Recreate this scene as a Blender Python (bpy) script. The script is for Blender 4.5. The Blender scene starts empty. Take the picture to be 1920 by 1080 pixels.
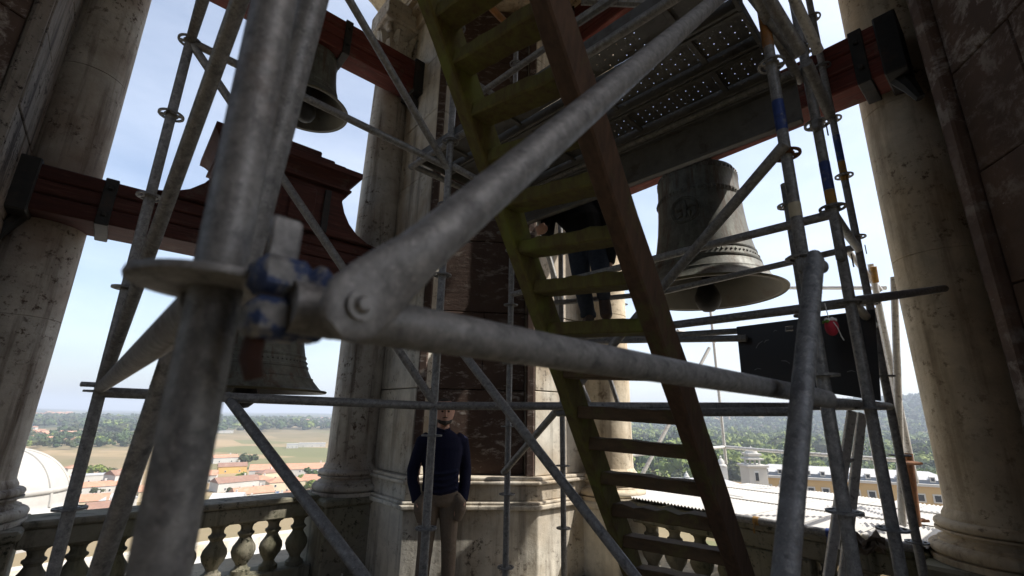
import bpy, bmesh, math, random
import numpy as np
from mathutils import Vector, Matrix

random.seed(7)
rng = np.random.default_rng(7)
SC = bpy.context.scene
COL = SC.collection

# ------------------------------------------------------------------ camera
LENS_PX = 853.0                       # focal length in photo pixels (16 mm on 36 mm film, 1920 px wide)
PITCH, ROLL = math.radians(15.71), math.radians(1.13)
EYE = np.array([0.0, 0.0, 1.6])       # eye height above the belfry floor
F = np.array([0, math.cos(PITCH), math.sin(PITCH)])
_R = np.array([1.0, 0, 0]); _U = np.array([0, -math.sin(PITCH), math.cos(PITCH)])
R = math.cos(ROLL)*_R + math.sin(ROLL)*_U
U = math.cos(ROLL)*_U - math.sin(ROLL)*_R
cam = bpy.data.cameras.new('camera'); CAM = bpy.data.objects.new('camera', cam); COL.objects.link(CAM)
mw = Matrix.Identity(4)
for i in range(3):
    mw[i][0], mw[i][1], mw[i][2], mw[i][3] = R[i], U[i], -F[i], EYE[i]
CAM.matrix_world = mw
cam.sensor_width = 36.0; cam.lens = 16.0
cam.clip_start = 0.02; cam.clip_end = 60000
cam.dof.use_dof = True; cam.dof.focus_distance = 4.6; cam.dof.aperture_fstop = 3.5
SC.camera = CAM

# ------------------------------------------------------------------ sky and sun
SUN_EL, SUN_AZ = math.radians(51), math.radians(95)       # azimuth clockwise from the view direction (+Y)
w = bpy.data.worlds.new('World'); SC.world = w; w.use_nodes = True
nt = w.node_tree; nt.nodes.clear()
out = nt.nodes.new('ShaderNodeOutputWorld'); bg = nt.nodes.new('ShaderNodeBackground')
sky = nt.nodes.new('ShaderNodeTexSky'); sky.sky_type = 'NISHITA'; sky.sun_disc = False
sky.sun_elevation = SUN_EL; sky.sun_rotation = SUN_AZ
sky.air_density = 1.0; sky.dust_density = 3.2; sky.ozone_density = 1.2; sky.altitude = 250
tc = nt.nodes.new('ShaderNodeTexCoord')
mp = nt.nodes.new('ShaderNodeMapping'); mp.inputs['Scale'].default_value = (.8, .8, 2.6)
nz = nt.nodes.new('ShaderNodeTexNoise'); nz.inputs['Scale'].default_value = 1.7; nz.inputs['Detail'].default_value = 7; nz.inputs['Roughness'].default_value = .58
rp = nt.nodes.new('ShaderNodeValToRGB'); rp.color_ramp.elements[0].position = .36; rp.color_ramp.elements[1].position = .95
rp.color_ramp.elements[0].color = (.07, .07, .07, 1); rp.color_ramp.elements[1].color = (.5, .5, .5, 1)
mx = nt.nodes.new('ShaderNodeMix'); mx.data_type = 'RGBA'
mx.inputs['B'].default_value = (7.6, 7.9, 8.3, 1)
L = nt.links.new
L(tc.outputs['Generated'], mp.inputs['Vector']); L(mp.outputs[0], nz.inputs['Vector']); L(nz.outputs['Fac'], rp.inputs['Fac'])
L(rp.outputs[0], mx.inputs['Factor']); L(sky.outputs[0], mx.inputs['A'])
L(mx.outputs['Result'], bg.inputs['Color']); L(bg.outputs[0], out.inputs['Surface'])
bg.inputs['Strength'].default_value = 0.15

sl = bpy.data.lights.new('sun', 'SUN'); sl.energy = 5.0; sl.angle = math.radians(.53); sl.color = (1, .955, .88)
SUN = bpy.data.objects.new('sun', sl); COL.objects.link(SUN)
sd = Vector((math.sin(SUN_AZ)*math.cos(SUN_EL), math.cos(SUN_AZ)*math.cos(SUN_EL), math.sin(SUN_EL)))
SUN.rotation_euler = sd.to_track_quat('Z', 'Y').to_euler()
SUN.location = (30, 0, 60)
SC.view_settings.view_transform = 'Standard'; SC.view_settings.look = 'None'
SC.view_settings.exposure = 0.65; SC.view_settings.gamma = 1.0; SC.view_settings.use_curve_mapping = False
SC.cycles.max_bounces = 10; SC.cycles.diffuse_bounces = 5; SC.cycles.volume_bounces = 0
SC.cycles.use_denoising = True
SC.cycles.sample_clamp_indirect = 6.0

# ------------------------------------------------------------------ frames of reference
def ray(px, py): return F + (px-960)/LENS_PX*R - (py-540)/LENS_PX*U
def W(px, py, z): return EYE + ray(px, py)*z                       # survey point: bearing and depth -> place
def WH(px, py, h):
    d = ray(px, py); return EYE + d*((h-EYE[2])/d[2])
_a = math.radians(49)
TB = np.array([math.sin(_a), math.cos(_a)]); TA = np.array([-math.cos(_a), math.sin(_a)])
def T(u, v, h=0.0): return np.array([*(u*TB+v*TA), h])             # tower frame: left arcade is v = const, right arcade u = const
TR = np.array([[TB[0], TA[0], 0], [TB[1], TA[1], 0], [0, 0, 1.0]])
s2 = math.sqrt(.5)
def S(s, t, h=0.0): return np.array([s2*(t-s), s2*(t+s), h])       # scaffold frame
SR = np.array([[-s2, s2, 0], [s2, s2, 0], [0, 0, 1.0]])
def V3(*a): return np.array(a, float)

# ------------------------------------------------------------------ mesh helpers
class MB:
    def __init__(self): self.v = []; self.f = []
    def add(self, vs, fs):
        o = len(self.v); self.v += [tuple(float(c) for c in p) for p in vs]
        self.f += [tuple(i+o for i in q) for q in fs]; return self
    def box(self, c, size, M=None, bev=0.0):
        hx, hy, hz = (s/2 for s in size); c = np.array(c, float); M = np.eye(3) if M is None else M
        if bev <= 0:
            P = [(x, y, z) for x in (-hx, hx) for y in (-hy, hy) for z in (-hz, hz)]
            fs = [(0, 1, 3, 2), (4, 6, 7, 5), (0, 4, 5, 1), (2, 3, 7, 6), (0, 2, 6, 4), (1, 5, 7, 3)]
            return self.add([c + M@np.array(p) for p in P], fs)
        bev = min(bev, hx*.9, hy*.9, hz*.9)
        P = []; idx = {}
        for sx in (-1, 1):
            for sy in (-1, 1):
                for sz in (-1, 1):
                    for ax in range(3):
                        p = [sx*(hx-bev), sy*(hy-bev), sz*(hz-bev)]
                        p[ax] = (sx*hx, sy*hy, sz*hz)[ax]
                        idx[sx, sy, sz, ax] = len(P); P.append(p)
        fs = []
        def q(*k): fs.append(tuple(idx[i] for i in k))
        for s in (-1, 1):
            o = [(-1, -1), (1, -1), (1, 1), (-1, 1)]
            q(*[(s, i, j, 0) for i, j in (o if s > 0 else o[::-1])])
            q(*[(j, s, i, 1) for i, j in (o if s > 0 else o[::-1])])
            q(*[(i, j, s, 2) for i, j in (o if s > 0 else o[::-1])])
        for i in (-1, 1):
            for j in (-1, 1):
                q((i, j, -1, 0), (i, j, 1, 0), (i, j, 1, 1), (i, j, -1, 1))
                q((i, -1, j, 0), (i, 1, j, 0), (i, 1, j, 2), (i, -1, j, 2))
                q((-1, i, j, 1), (1, i, j, 1), (1, i, j, 2), (-1, i, j, 2))
        for sx in (-1, 1):
            for sy in (-1, 1):
                for sz in (-1, 1): q((sx, sy, sz, 0), (sx, sy, sz, 1), (sx, sy, sz, 2))
        return self.add([c + M@np.array(p) for p in P], fs)
    def tube(self, p, q, r, n=16, r2=None, hollow=False):
        p = np.array(p, float); q = np.array(q, float); r2 = r if r2 is None else r2
        ax = q-p; l = np.linalg.norm(ax); ax /= l
        e = np.array([0, 0, 1.0]) if abs(ax[2]) < .9 else np.array([1.0, 0, 0])
        x = np.cross(e, ax); x /= np.linalg.norm(x); y = np.cross(ax, x)
        c = [math.cos(2*math.pi*i/n)*x + math.sin(2*math.pi*i/n)*y for i in range(n)]
        if not hollow:
            vs = [p+r*k for k in c] + [q+r2*k for k in c]
            fs = [(i, (i+1) % n, n+(i+1) % n, n+i) for i in range(n)] + [tuple(range(n-1, -1, -1)), tuple(range(n, 2*n))]
        else:
            vs = [p+r*k for k in c]+[q+r2*k for k in c]+[q+.87*r2*k for k in c]+[p+.87*r*k for k in c]
            fs = [(j*n+i, j*n+(i+1) % n, ((j+1) % 4)*n+(i+1) % n, ((j+1) % 4)*n+i) for j in range(4) for i in range(n)]
        return self.add(vs, fs)
    def sweep(self, pts, rad, n=10, flat=None):
        pts = [np.array(p, float) for p in pts]; k = len(pts); vs = []
        rad = [rad]*k if not hasattr(rad, '__len__') else rad
        x = None
        for i in range(k):
            t = pts[min(i+1, k-1)]-pts[max(i-1, 0)]; t /= np.linalg.norm(t)
            if x is None:
                e = np.array([0, 0, 1.0]) if abs(t[2]) < .9 else np.array([1.0, 0, 0]); x = np.cross(e, t)
            x = x - t*np.dot(x, t); x /= np.linalg.norm(x); y = np.cross(t, x)
            rr = rad[i]; ra, rb = rr if hasattr(rr, '__len__') else (rr, rr)
            vs += [pts[i]+ra*math.cos(2*math.pi*j/n)*x+rb*math.sin(2*math.pi*j/n)*y for j in range(n)]
        fs = [(i*n+j, i*n+(j+1) % n, (i+1)*n+(j+1) % n, (i+1)*n+j) for i in range(k-1) for j in range(n)]
        fs += [tuple(range(n-1, -1, -1)), tuple(range((k-1)*n, k*n))]
        return self.add(vs, fs)
    def lathe(self, prof, c, n=32, cap=True, a0=0.0):
        c = np.array(c, float); k = len(prof); vs = []
        for r, z in prof:
            vs += [c+np.array([r*math.cos(a0+2*math.pi*j/n), r*math.sin(a0+2*math.pi*j/n), z]) for j in range(n)]
        fs = [(i*n+j, i*n+(j+1) % n, (i+1)*n+(j+1) % n, (i+1)*n+j) for i in range(k-1) for j in range(n)]
        if cap: fs += [tuple(range(n-1, -1, -1)), tuple(range((k-1)*n, k*n))]
        return self.add(vs, fs)
    def prism(self, poly, f0, f1):                                   # poly of 2D points, f0/f1 map them to the two end faces
        n = len(poly); vs = [f0(*p) for p in poly]+[f1(*p) for p in poly]
        return self.add(vs, [(i, (i+1) % n, n+(i+1) % n, n+i) for i in range(n)]+[tuple(range(n-1, -1, -1)), tuple(range(n, 2*n))])
    def strip(self, A, B):                                           # ribbon between two polylines
        n = len(A); return self.add(list(A)+list(B), [(i, i+1, n+i+1, n+i) for i in range(n-1)])
    def mesh(self, name, mat, smooth=True, off=(0, 0, 0), fix=True):
        m = bpy.data.meshes.new(name)
        v = np.array(self.v, float).reshape(-1, 3)-np.array(off)
        m.from_pydata(v.tolist(), [], self.f)
        if fix and len(self.f) < 60000:
            bm = bmesh.new(); bm.from_mesh(m); bmesh.ops.recalc_face_normals(bm, faces=bm.faces); bm.to_mesh(m); bm.free()
        if smooth:
            m.polygons.foreach_set('use_smooth', [True]*len(m.polygons)); m.set_sharp_from_angle(angle=math.radians(38))
        m.materials.append(mat); m.update(); return m
    def build(self, name, mat, parent=None, smooth=True, fix=True, origin=None):
        off = origin if origin is not None else root_loc(parent)
        m = self.mesh(name, mat, smooth, off, fix)
        o = bpy.data.objects.new(name, m); COL.objects.link(o)
        if parent is not None: o.parent = parent
        elif origin is not None: o.location = origin
        return o
ROOTS = {}
def root_loc(o):
    if o is None: return np.zeros(3)
    while o.parent is not None: o = o.parent
    return np.array(o.location)
def tag(o, label=None, cat=None, group=None, kind=None):
    if label: o['label'] = label
    if cat: o['category'] = cat
    if group: o['group'] = group
    if kind: o['kind'] = kind
    return o
def thing(name, label, cat, loc, group=None):
    o = bpy.data.objects.new(name, None); COL.objects.link(o); o.location = tuple(float(c) for c in loc)
    o.empty_display_size = .2
    return tag(o, label, cat, group)
def copy_tree(o, parent=None):
    c = o.copy(); COL.objects.link(c)
    if parent is not None: c.parent = parent
    for ch in list(o.children): copy_tree(ch, c)
    return c
def share(name, mesh, loc, parent, M=None):                          # a piece that shares its mesh with its like
    o = bpy.data.objects.new(name, mesh); COL.objects.link(o); o.parent = parent
    mm = Matrix.Identity(4)
    if M is not None:
        for i in range(3):
            for j in range(3): mm[i][j] = M[i][j]
    l = np.array(loc)-root_loc(parent)
    for i in range(3): mm[i][3] = l[i]
    o.matrix_local = mm
    return o

# ------------------------------------------------------------------ materials
class Mat:
    def __init__(self, name, rough=.7, metal=0.0, spec=.5):
        self.m = bpy.data.materials.new(name); self.m.use_nodes = True; self.t = self.m.node_tree; self.t.nodes.clear()
        self.b = self.t.nodes.new('ShaderNodeBsdfPrincipled'); o = self.t.nodes.new('ShaderNodeOutputMaterial')
        self.t.links.new(self.b.outputs[0], o.inputs[0])
        self.b.inputs['Roughness'].default_value = rough; self.b.inputs['Metallic'].default_value = metal
        self.b.inputs['Specular IOR Level'].default_value = spec
        self.g = self.t.nodes.new('ShaderNodeNewGeometry'); self.h = None
    def l(self, a, b): self.t.links.new(a, b)
    def pos(self, scale=(1, 1, 1), rot=0.0):
        n = self.t.nodes.new('ShaderNodeMapping'); n.inputs['Scale'].default_value = scale; n.inputs['Rotation'].default_value = (0, 0, rot)
        self.l(self.g.outputs['Position'], n.inputs['Vector']); return n.outputs[0]
    def opos(self, scale=(1, 1, 1)):
        tcn = self.t.nodes.new('ShaderNodeTexCoord')
        n = self.t.nodes.new('ShaderNodeMapping'); n.inputs['Scale'].default_value = scale
        self.l(tcn.outputs['Object'], n.inputs['Vector']); return n.outputs[0]
    def noise(self, scale, vec=None, detail=6, rough=.6, dist=0.0):
        n = self.t.nodes.new('ShaderNodeTexNoise'); n.inputs['Scale'].default_value = scale; n.inputs['Detail'].default_value = detail
        n.inputs['Roughness'].default_value = rough; n.inputs['Distortion'].default_value = dist
        self.l(vec if vec is not None else self.pos(), n.inputs['Vector']); return n.outputs['Fac']
    def vor(self, scale, vec=None, feat='F1', out='Distance'):
        n = self.t.nodes.new('ShaderNodeTexVoronoi'); n.feature = feat; n.inputs['Scale'].default_value = scale
        self.l(vec if vec is not None else self.pos(), n.inputs['Vector']); return n.outputs[out]
    def ramp(self, fac, *stops):
        n = self.t.nodes.new('ShaderNodeValToRGB'); e = n.color_ramp.elements
        while len(e) < len(stops): e.new(.5)
        for k, (p, c) in zip(e, stops):
            k.position = p; k.color = (c, c, c, 1) if not hasattr(c, '__len__') else (*c, 1)
        self.l(fac, n.inputs['Fac']); return n.outputs[0]
    def mix(self, fac, a, b, mode='MIX'):
        n = self.t.nodes.new('ShaderNodeMix'); n.data_type = 'RGBA'; n.blend_type = mode
        for s, x in (('Factor', fac), ('A', a), ('B', b)):
            if isinstance(x, (int, float)): n.inputs[s].default_value = x
            elif isinstance(x, tuple): n.inputs[s].default_value = (*x, 1)
            else: self.l(x, n.inputs[s])
        return n.outputs['Result']
    def mul(self, a, b, op='MULTIPLY'):
        n = self.t.nodes.new('ShaderNodeMath'); n.operation = op
        for i, x in enumerate((a, b)):
            if isinstance(x, (int, float)): n.inputs[i].default_value = x
            else: self.l(x, n.inputs[i])
        return n.outputs[0]
    def rnd(self):
        n = self.t.nodes.new('ShaderNodeObjectInfo'); return n.outputs['Random']
    def col(self, c):
        if isinstance(c, tuple): self.b.inputs['Base Color'].default_value = (*c, 1)
        else: self.l(c, self.b.inputs['Base Color'])
        return self
    def rou(self, s): self.l(s, self.b.inputs['Roughness']); return self
    def bump(self, h, strength=.4, dist=.01):
        n = self.t.nodes.new('ShaderNodeBump'); n.inputs['Strength'].default_value = strength; n.inputs['Distance'].default_value = dist
        self.l(h, n.inputs['Height'])
        if self.h is not None: self.l(self.h, n.inputs['Normal'])
        self.h = n.outputs[0]; self.l(self.h, self.b.inputs['Normal']); return self

MT = {}
def stone(name, base, dark, lichen=.5, streak=.5, ochre=(.30, .21, .11), bmp=.5, spots=.35):
    m = Mat(name, .88, 0, .25)
    big = m.noise(.9, detail=4); mid = m.noise(5, detail=7, rough=.68); fin = m.noise(34, detail=5, rough=.7)
    st = m.noise(1.0, m.pos((7, 7, .55)), detail=6, rough=.65)
    c = m.mix(m.ramp(mid, (.35, 0.), (.7, 1.)), base, tuple(x*.68 for x in base))
    c = m.mix(m.mul(m.ramp(big, (.42, 0.), (.68, 1.)), .7), c, ochre)
    c = m.mix(m.mul(m.ramp(st, (.5, 0.), (.68, 1.)), streak), c, dark)
    pit = m.ramp(m.noise(16, detail=8, rough=.75), (.54, 0.), (.62, 1.))
    patch = m.ramp(m.noise(2.1, detail=5, rough=.6), (.42, 0.), (.62, 1.))
    c = m.mix(m.mul(m.mul(pit, patch), lichen*1.6), c, dark)
    sp = m.ramp(m.vor(13, m.pos((1, 1, .6))), (.10, 1.), (.17, 0.))
    c = m.mix(m.mul(m.mul(sp, patch), spots), c, dark)
    m.col(c); m.bump(mid, bmp*.6, .02); m.bump(fin, bmp, .006)
    MT[name] = m.m; return m.m
stone('pale_limestone', (.62, .585, .51), (.055, .042, .033), .55, .55)
stone('weathered_column_stone', (.54, .505, .445), (.085, .058, .042), .7, .9, (.20, .13, .085))
stone('ochre_column_stone', (.62, .54, .41), (.12, .085, .055), .6, .6, (.40, .29, .165), .7, .3)
stone('mottled_pier_stone', (.24, .215, .185), (.03, .022, .018), 1.2, 1.0, (.16, .11, .08), .6, .6)
stone('mossy_stone', (.23, .21, .165), (.02, .022, .012), .8, .8, (.10, .10, .035), .7)
stone('cream_limestone', (.62, .59, .52), (.16, .14, .11), .3, .3, (.45, .37, .24))  # cream stone with fewer and paler stains
stone('floor_stone', (.33, .29, .22), (.07, .055, .04), .6, .1, (.25, .19, .10))

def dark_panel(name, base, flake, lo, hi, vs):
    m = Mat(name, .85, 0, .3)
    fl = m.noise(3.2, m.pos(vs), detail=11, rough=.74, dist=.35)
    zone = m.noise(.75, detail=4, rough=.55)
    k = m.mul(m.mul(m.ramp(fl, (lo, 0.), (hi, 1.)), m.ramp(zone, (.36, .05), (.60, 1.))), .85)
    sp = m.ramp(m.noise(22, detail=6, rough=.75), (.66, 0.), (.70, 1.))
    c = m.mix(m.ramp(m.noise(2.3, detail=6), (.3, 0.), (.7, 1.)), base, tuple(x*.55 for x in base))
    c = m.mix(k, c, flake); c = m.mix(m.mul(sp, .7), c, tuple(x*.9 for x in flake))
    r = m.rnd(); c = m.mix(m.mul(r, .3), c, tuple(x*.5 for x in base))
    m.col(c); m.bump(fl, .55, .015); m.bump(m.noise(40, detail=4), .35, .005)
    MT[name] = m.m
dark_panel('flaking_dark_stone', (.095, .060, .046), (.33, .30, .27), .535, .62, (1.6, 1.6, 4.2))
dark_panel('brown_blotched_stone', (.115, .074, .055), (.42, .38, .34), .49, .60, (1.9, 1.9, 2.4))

def steel(name, a, b, rough, spots=True):
    m = Mat(name, rough, .22, .45)
    n1 = m.noise(38, detail=9, rough=.78); n2 = m.noise(170, detail=6, rough=.72)
    c = m.mix(m.ramp(n1, (.36, 0.), (.64, 1.)), a, b)
    c = m.mix(m.mul(m.ramp(n2, (.57, 0.), (.68, 1.)), .5), c, (.50, .48, .45))
    rust = m.ramp(m.noise(4.3, detail=8, rough=.72), (.60, 0.), (.70, 1.))
    c = m.mix(m.mul(rust, .6), c, (.11, .065, .04))
    scr = m.ramp(m.noise(30, m.pos((9, 9, .8)), detail=7, rough=.7), (.58, 0.), (.66, 1.))
    c = m.mix(m.mul(scr, .35), c, (.40, .39, .37))
    blot = m.ramp(m.noise(48, detail=4, rough=.55), (.58, 0.), (.64, 1.)); c = m.mix(m.mul(blot, .45), c, (.34, .33, .31))
    dk = m.ramp(m.noise(33, m.pos((1, 1.1, .9)), detail=6, rough=.65), (.57, 0.), (.64, 1.)); c = m.mix(m.mul(dk, .55), c, (.06, .058, .06))
    m.col(c); m.rou(m.ramp(n1, (.3, rough-.12), (.7, rough+.15))); m.bump(n2, .25, .0012); m.bump(n1, .3, .002)
    MT[name] = m.m
steel('galvanised_steel', (.275, .268, .258), (.125, .122, .12), .5)
steel('dull_steel', (.22, .22, .22), (.11, .11, .11), .55)
steel('pale_aluminium', (.62, .61, .58), (.45, .44, .42), .42)
def simple(name, c1, c2, scale=8, rough=.7, metal=0.0, bmp=.2, stretch=(1, 1, 1), spec=.4, c3=None, bd=.01):
    m = Mat(name, rough, metal, spec)
    n = m.noise(scale, m.pos(stretch), detail=7, rough=.65)
    c = m.mix(m.ramp(n, (.33, 0.), (.68, 1.)), c1, c2)
    if c3: c = m.mix(m.mul(m.ramp(m.noise(scale*.6, m.pos((1.1, .9, 1)), detail=8, rough=.72), (.53, 0.), (.64, 1.)), .8), c, c3)
    m.col(c)
    if bmp: m.bump(n, bmp, bd)
    MT[name] = m.m; return m
simple('black_iron', (.022, .020, .018), (.012, .011, .010), 12, .7, 0, .3, c3=(.04, .025, .018))
simple('rusty_iron', (.20, .085, .03), (.07, .032, .018), 14, .85, 0, .5)
simple('blue_paint', (.025, .055, .22), (.015, .03, .11), 30, .55, 0, .2, c3=(.2, .2, .2))
simple('yellow_paint', (.36, .19, .025), (.20, .11, .03), 26, .6, 0, .2, c3=(.15, .13, .11))
simple('cream_paint', (.52, .46, .33), (.40, .35, .25), 20, .6, 0, .2)
simple('orange_paint', (.33, .14, .03), (.17, .085, .035), 14, .6, 0, .2, c3=(.14, .13, .12))
def bronze():
    m = Mat('bronze_patina', .6, .25, .4)
    st = m.noise(2.2, m.pos((5, 5, .5)), detail=8, rough=.72); mot = m.noise(7, detail=9, rough=.75)
    c = m.mix(m.ramp(mot, (.35, 0.), (.66, 1.)), (.055, .054, .045), (.135, .138, .115))
    c = m.mix(m.mul(m.ramp(st, (.50, 0.), (.62, 1.)), .75), c, (.068, .036, .021))
    c = m.mix(m.mul(m.ramp(m.noise(3.1, m.pos((3.5, 3.5, .7)), detail=8, rough=.7), (.56, 0.), (.66, 1.)), .6), c, (.17, .19, .155))
    c = m.mix(m.mul(m.ramp(m.noise(26, detail=6, rough=.7), (.60, 0.), (.68, 1.)), .5), c, (.02, .018, .015))
    m.col(c); m.bump(mot, .35, .01); m.rou(m.ramp(st, (.3, .5), (.7, .75))); MT['bronze_patina'] = m.m
bronze()
def casting():
    m = Mat('painted_casting', .6, .2, .4)
    n = m.noise(60, detail=8, rough=.75); k = m.noise(26, detail=6, rough=.65)
    c = m.mix(m.ramp(n, (.35, 0.), (.65, 1.)), (.27, .265, .255), (.13, .128, .125))
    c = m.mix(m.ramp(k, (.47, 0.), (.53, .95)), c, (.022, .045, .125))
    c = m.mix(m.mul(m.ramp(m.noise(90, detail=6, rough=.7), (.56, 0.), (.66, 1.)), .7), c, (.30, .29, .28))
    m.col(c); m.bump(n, .4, .0015); MT['painted_casting'] = m.m
casting()
simple('dark_rust', (.075, .03, .018), (.04, .018, .013), 30, .8, 0, .4)
simple('dark_bronze', (.055, .052, .042), (.085, .08, .062), 4, .6, .35, .2, c3=(.05, .028, .018))
simple('bell_lip_bronze', (.11, .095, .055), (.075, .066, .042), 9, .5, .5, .15)
def red_wood(name, c1, c2, fade, axis, amt):
    m = Mat(name, .8, 0, .25)
    n0 = m.t.nodes.new('ShaderNodeMapping'); n0.inputs['Rotation'].default_value = (0, 0, -math.radians(41)); m.l(m.g.outputs['Position'], n0.inputs['Vector'])
    n1 = m.t.nodes.new('ShaderNodeMapping'); n1.inputs['Scale'].default_value = (.5, 7, 7) if axis == 'v' else (7, .5, 7); m.l(n0.outputs[0], n1.inputs['Vector'])
    gr = m.noise(5, n1.outputs[0], detail=8, rough=.7); ck = m.noise(3.2, n1.outputs[0], detail=10, rough=.62)
    c = m.mix(m.ramp(gr, (.34, 0.), (.66, 1.)), c1, c2)
    c = m.mix(m.mul(m.ramp(m.noise(6, n1.outputs[0], detail=9, rough=.75), (.54, 0.), (.62, 1.)), amt), c, fade)
    c = m.mix(m.mul(m.ramp(m.noise(4.5, detail=8, rough=.75), (.56, 0.), (.63, 1.)), amt*.8), c, (.10, .075, .06))
    c = m.mix(m.ramp(ck, (.30, .85), (.36, 0.)), c, (.012, .009, .008))
    m.col(c); m.bump(gr, .5, .006); m.bump(ck, .5, .012); MT[name] = m.m
red_wood('red_timber', (.070, .022, .016), (.038, .015, .012), (.12, .05, .038), 'v', .55)
red_wood('faded_red_timber', (.125, .028, .020), (.07, .020, .015), (.19, .085, .068), 'v', .6)
red_wood('faded_red_timber_right', (.125, .028, .020), (.07, .020, .015), (.19, .085, .068), 'u', .6)
simple('ladder_wood', (.11, .060, .034), (.058, .033, .019), 6, .85, 0, .4, (6, 6, 1.1), c3=(.10, .095, .03))
simple('mossy_wood', (.14, .13, .033), (.09, .058, .024), 6, .88, 0, .4, (5, 5, 1.6), c3=(.15, .165, .03))
simple('wood_tread', (.12, .075, .038), (.07, .045, .024), 6, .85, 0, .35, (2, 2, 6), c3=(.13, .115, .035))
simple('deck_steel', (.13, .126, .118), (.085, .083, .078), 9, .6, .2, .3, c3=(.06, .05, .042))
simple('dome_stone', (.40, .39, .365), (.33, .315, .29), .5, .9, 0, 0)
simple('black_sheet', (.012, .012, .013), (.022, .018, .018), 3, .38, 0, .1, c3=(.03, .02, .018))
simple('skin', (.50, .29, .21), (.43, .24, .17), 20, .55, 0, .05)
simple('dark_hair', (.018, .013, .01), (.03, .022, .016), 60, .6, 0, .4)
simple('navy_wool', (.018, .019, .042), (.011, .012, .027), 90, .95, 0, .5, spec=.1, bd=.004)
simple('khaki_cotton', (.19, .15, .115), (.145, .113, .086), 60, .9, 0, .3, spec=.1, bd=.004)
simple('blue_denim', (.038, .046, .062), (.024, .03, .042), 40, .9, 0, .3, spec=.1, bd=.004)
simple('black_cloth', (.010, .010, .011), (.016, .016, .017), 40, .9, 0, .3, spec=.1, bd=.004)
simple('brown_leather', (.055, .03, .018), (.03, .018, .012), 30, .5, 0, .3)
simple('knit_red', (.42, .03, .05), (.30, .02, .035), 60, .9, 0, .4)
simple('knit_green', (.12, .22, .03), (.08, .15, .02), 60, .9, 0, .4)
simple('knit_white', (.75, .73, .70), (.6, .58, .55), 60, .9, 0, .4)
simple('white_sheeting', (.40, .39, .37), (.33, .32, .30), 2.0, .6, 0, .15, c3=(.42, .39, .35))
simple('white_render', (.50, .485, .45), (.42, .405, .37), .12, .9, 0, 0)
simple('cream_render', (.58, .49, .35), (.50, .42, .29), .1, .9, 0, 0)
simple('yellow_render', (.58, .38, .13), (.48, .31, .11), .1, .9, 0, 0)
simple('ochre_render', (.50, .35, .16), (.42, .29, .14), .08, .9, 0, 0)
simple('terracotta_tiles', (.44, .235, .15), (.35, .18, .115), .5, .85, 0, 0, c3=(.42, .27, .19))
simple('brown_tiles', (.26, .15, .105), (.20, .12, .09), .5, .85, 0, 0, c3=(.28, .20, .15))
simple('grey_roofing', (.42, .42, .42), (.32, .32, .32), .3, .7, 0, 0)
simple('blue_grey_lead', (.22, .24, .28), (.16, .18, .21), .3, .6, 0, 0)
simple('window_dark', (.035, .04, .05), (.02, .022, .03), 1, .2, 0, 0)
simple('window_frame_white', (.6, .6, .58), (.55, .55, .53), 1, .6, 0, 0)
simple('asphalt', (.16, .155, .15), (.11, .11, .105), .1, .9, 0, 0)
simple('bark', (.06, .045, .03), (.04, .03, .02), 2, .9, 0, 0)
for nm, cc in (('car_white', (.7, .7, .7)), ('car_grey', (.2, .21, .23)), ('car_blue', (.06, .1, .2)), ('tyre', (.02, .02, .02))):
    simple(nm, cc, tuple(x*.9 for x in cc), 1, .3, 0, 0)
def leaf(name, a, b, c):
    m = Mat(name, .75, 0, .2)
    n = m.noise(.35, detail=4); n2 = m.noise(.045, detail=3)
    k = m.mix(m.ramp(n, (.32, 0.), (.68, 1.)), a, b); k = m.mix(m.ramp(n2, (.38, 0.), (.62, 1.)), k, c)
    m.col(k); MT[name] = m.m
leaf('foliage_bright', (.145, .19, .036), (.09, .13, .028), (.17, .20, .05))
leaf('foliage_dark', (.045, .075, .025), (.03, .05, .018), (.06, .09, .03))
leaf('foliage_scrub', (.052, .068, .028), (.035, .048, .02), (.075, .08, .036))
def ground_mat():
    m = Mat('fields', .95, 0, .1)
    cell = m.vor(.0042, m.pos((1, 1.9, 0), .5), 'F1', 'Color')
    sep = m.t.nodes.new('ShaderNodeSeparateColor'); m.l(cell, sep.inputs[0])
    c = m.mix(m.ramp(sep.outputs[0], (.55, 0.), (.6, 1.)), (.30, .222, .13), (.22, .172, .10))
    c = m.mix(m.ramp(sep.outputs[1], (.80, 0.), (.84, 1.)), c, (.15, .15, .07))
    c = m.mix(m.mul(m.ramp(m.noise(.012, detail=8, rough=.65), (.45, 0.), (.62, 1.)), .55), c, (.13, .125, .06))
    # woods cover the ground more and more with distance
    ln = m.t.nodes.new('ShaderNodeVectorMath'); ln.operation = 'LENGTH'; m.l(m.g.outputs['Position'], ln.inputs[0])
    far = m.t.nodes.new('ShaderNodeMapRange'); far.inputs['From Min'].default_value = 900; far.inputs['From Max'].default_value = 2000
    m.l(ln.outputs['Value'], far.inputs['Value'])
    wood = m.mix(m.ramp(m.noise(.01, detail=8), (.4, 0.), (.6, 1.)), (.022, .036, .016), (.045, .06, .025))
    openf = m.ramp(m.noise(.0016, detail=5, rough=.5), (.54, 1.), (.60, .12))
    c = m.mix(m.mul(far.outputs[0], openf), c, wood)
    m.col(c); MT['fields'] = m.m
ground_mat()
HAZE = 0.00023
FILL_GAP_W = dict(left=1.4, right=1.25)  # gap widths in the added rear walls, set by interior brightness
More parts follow.
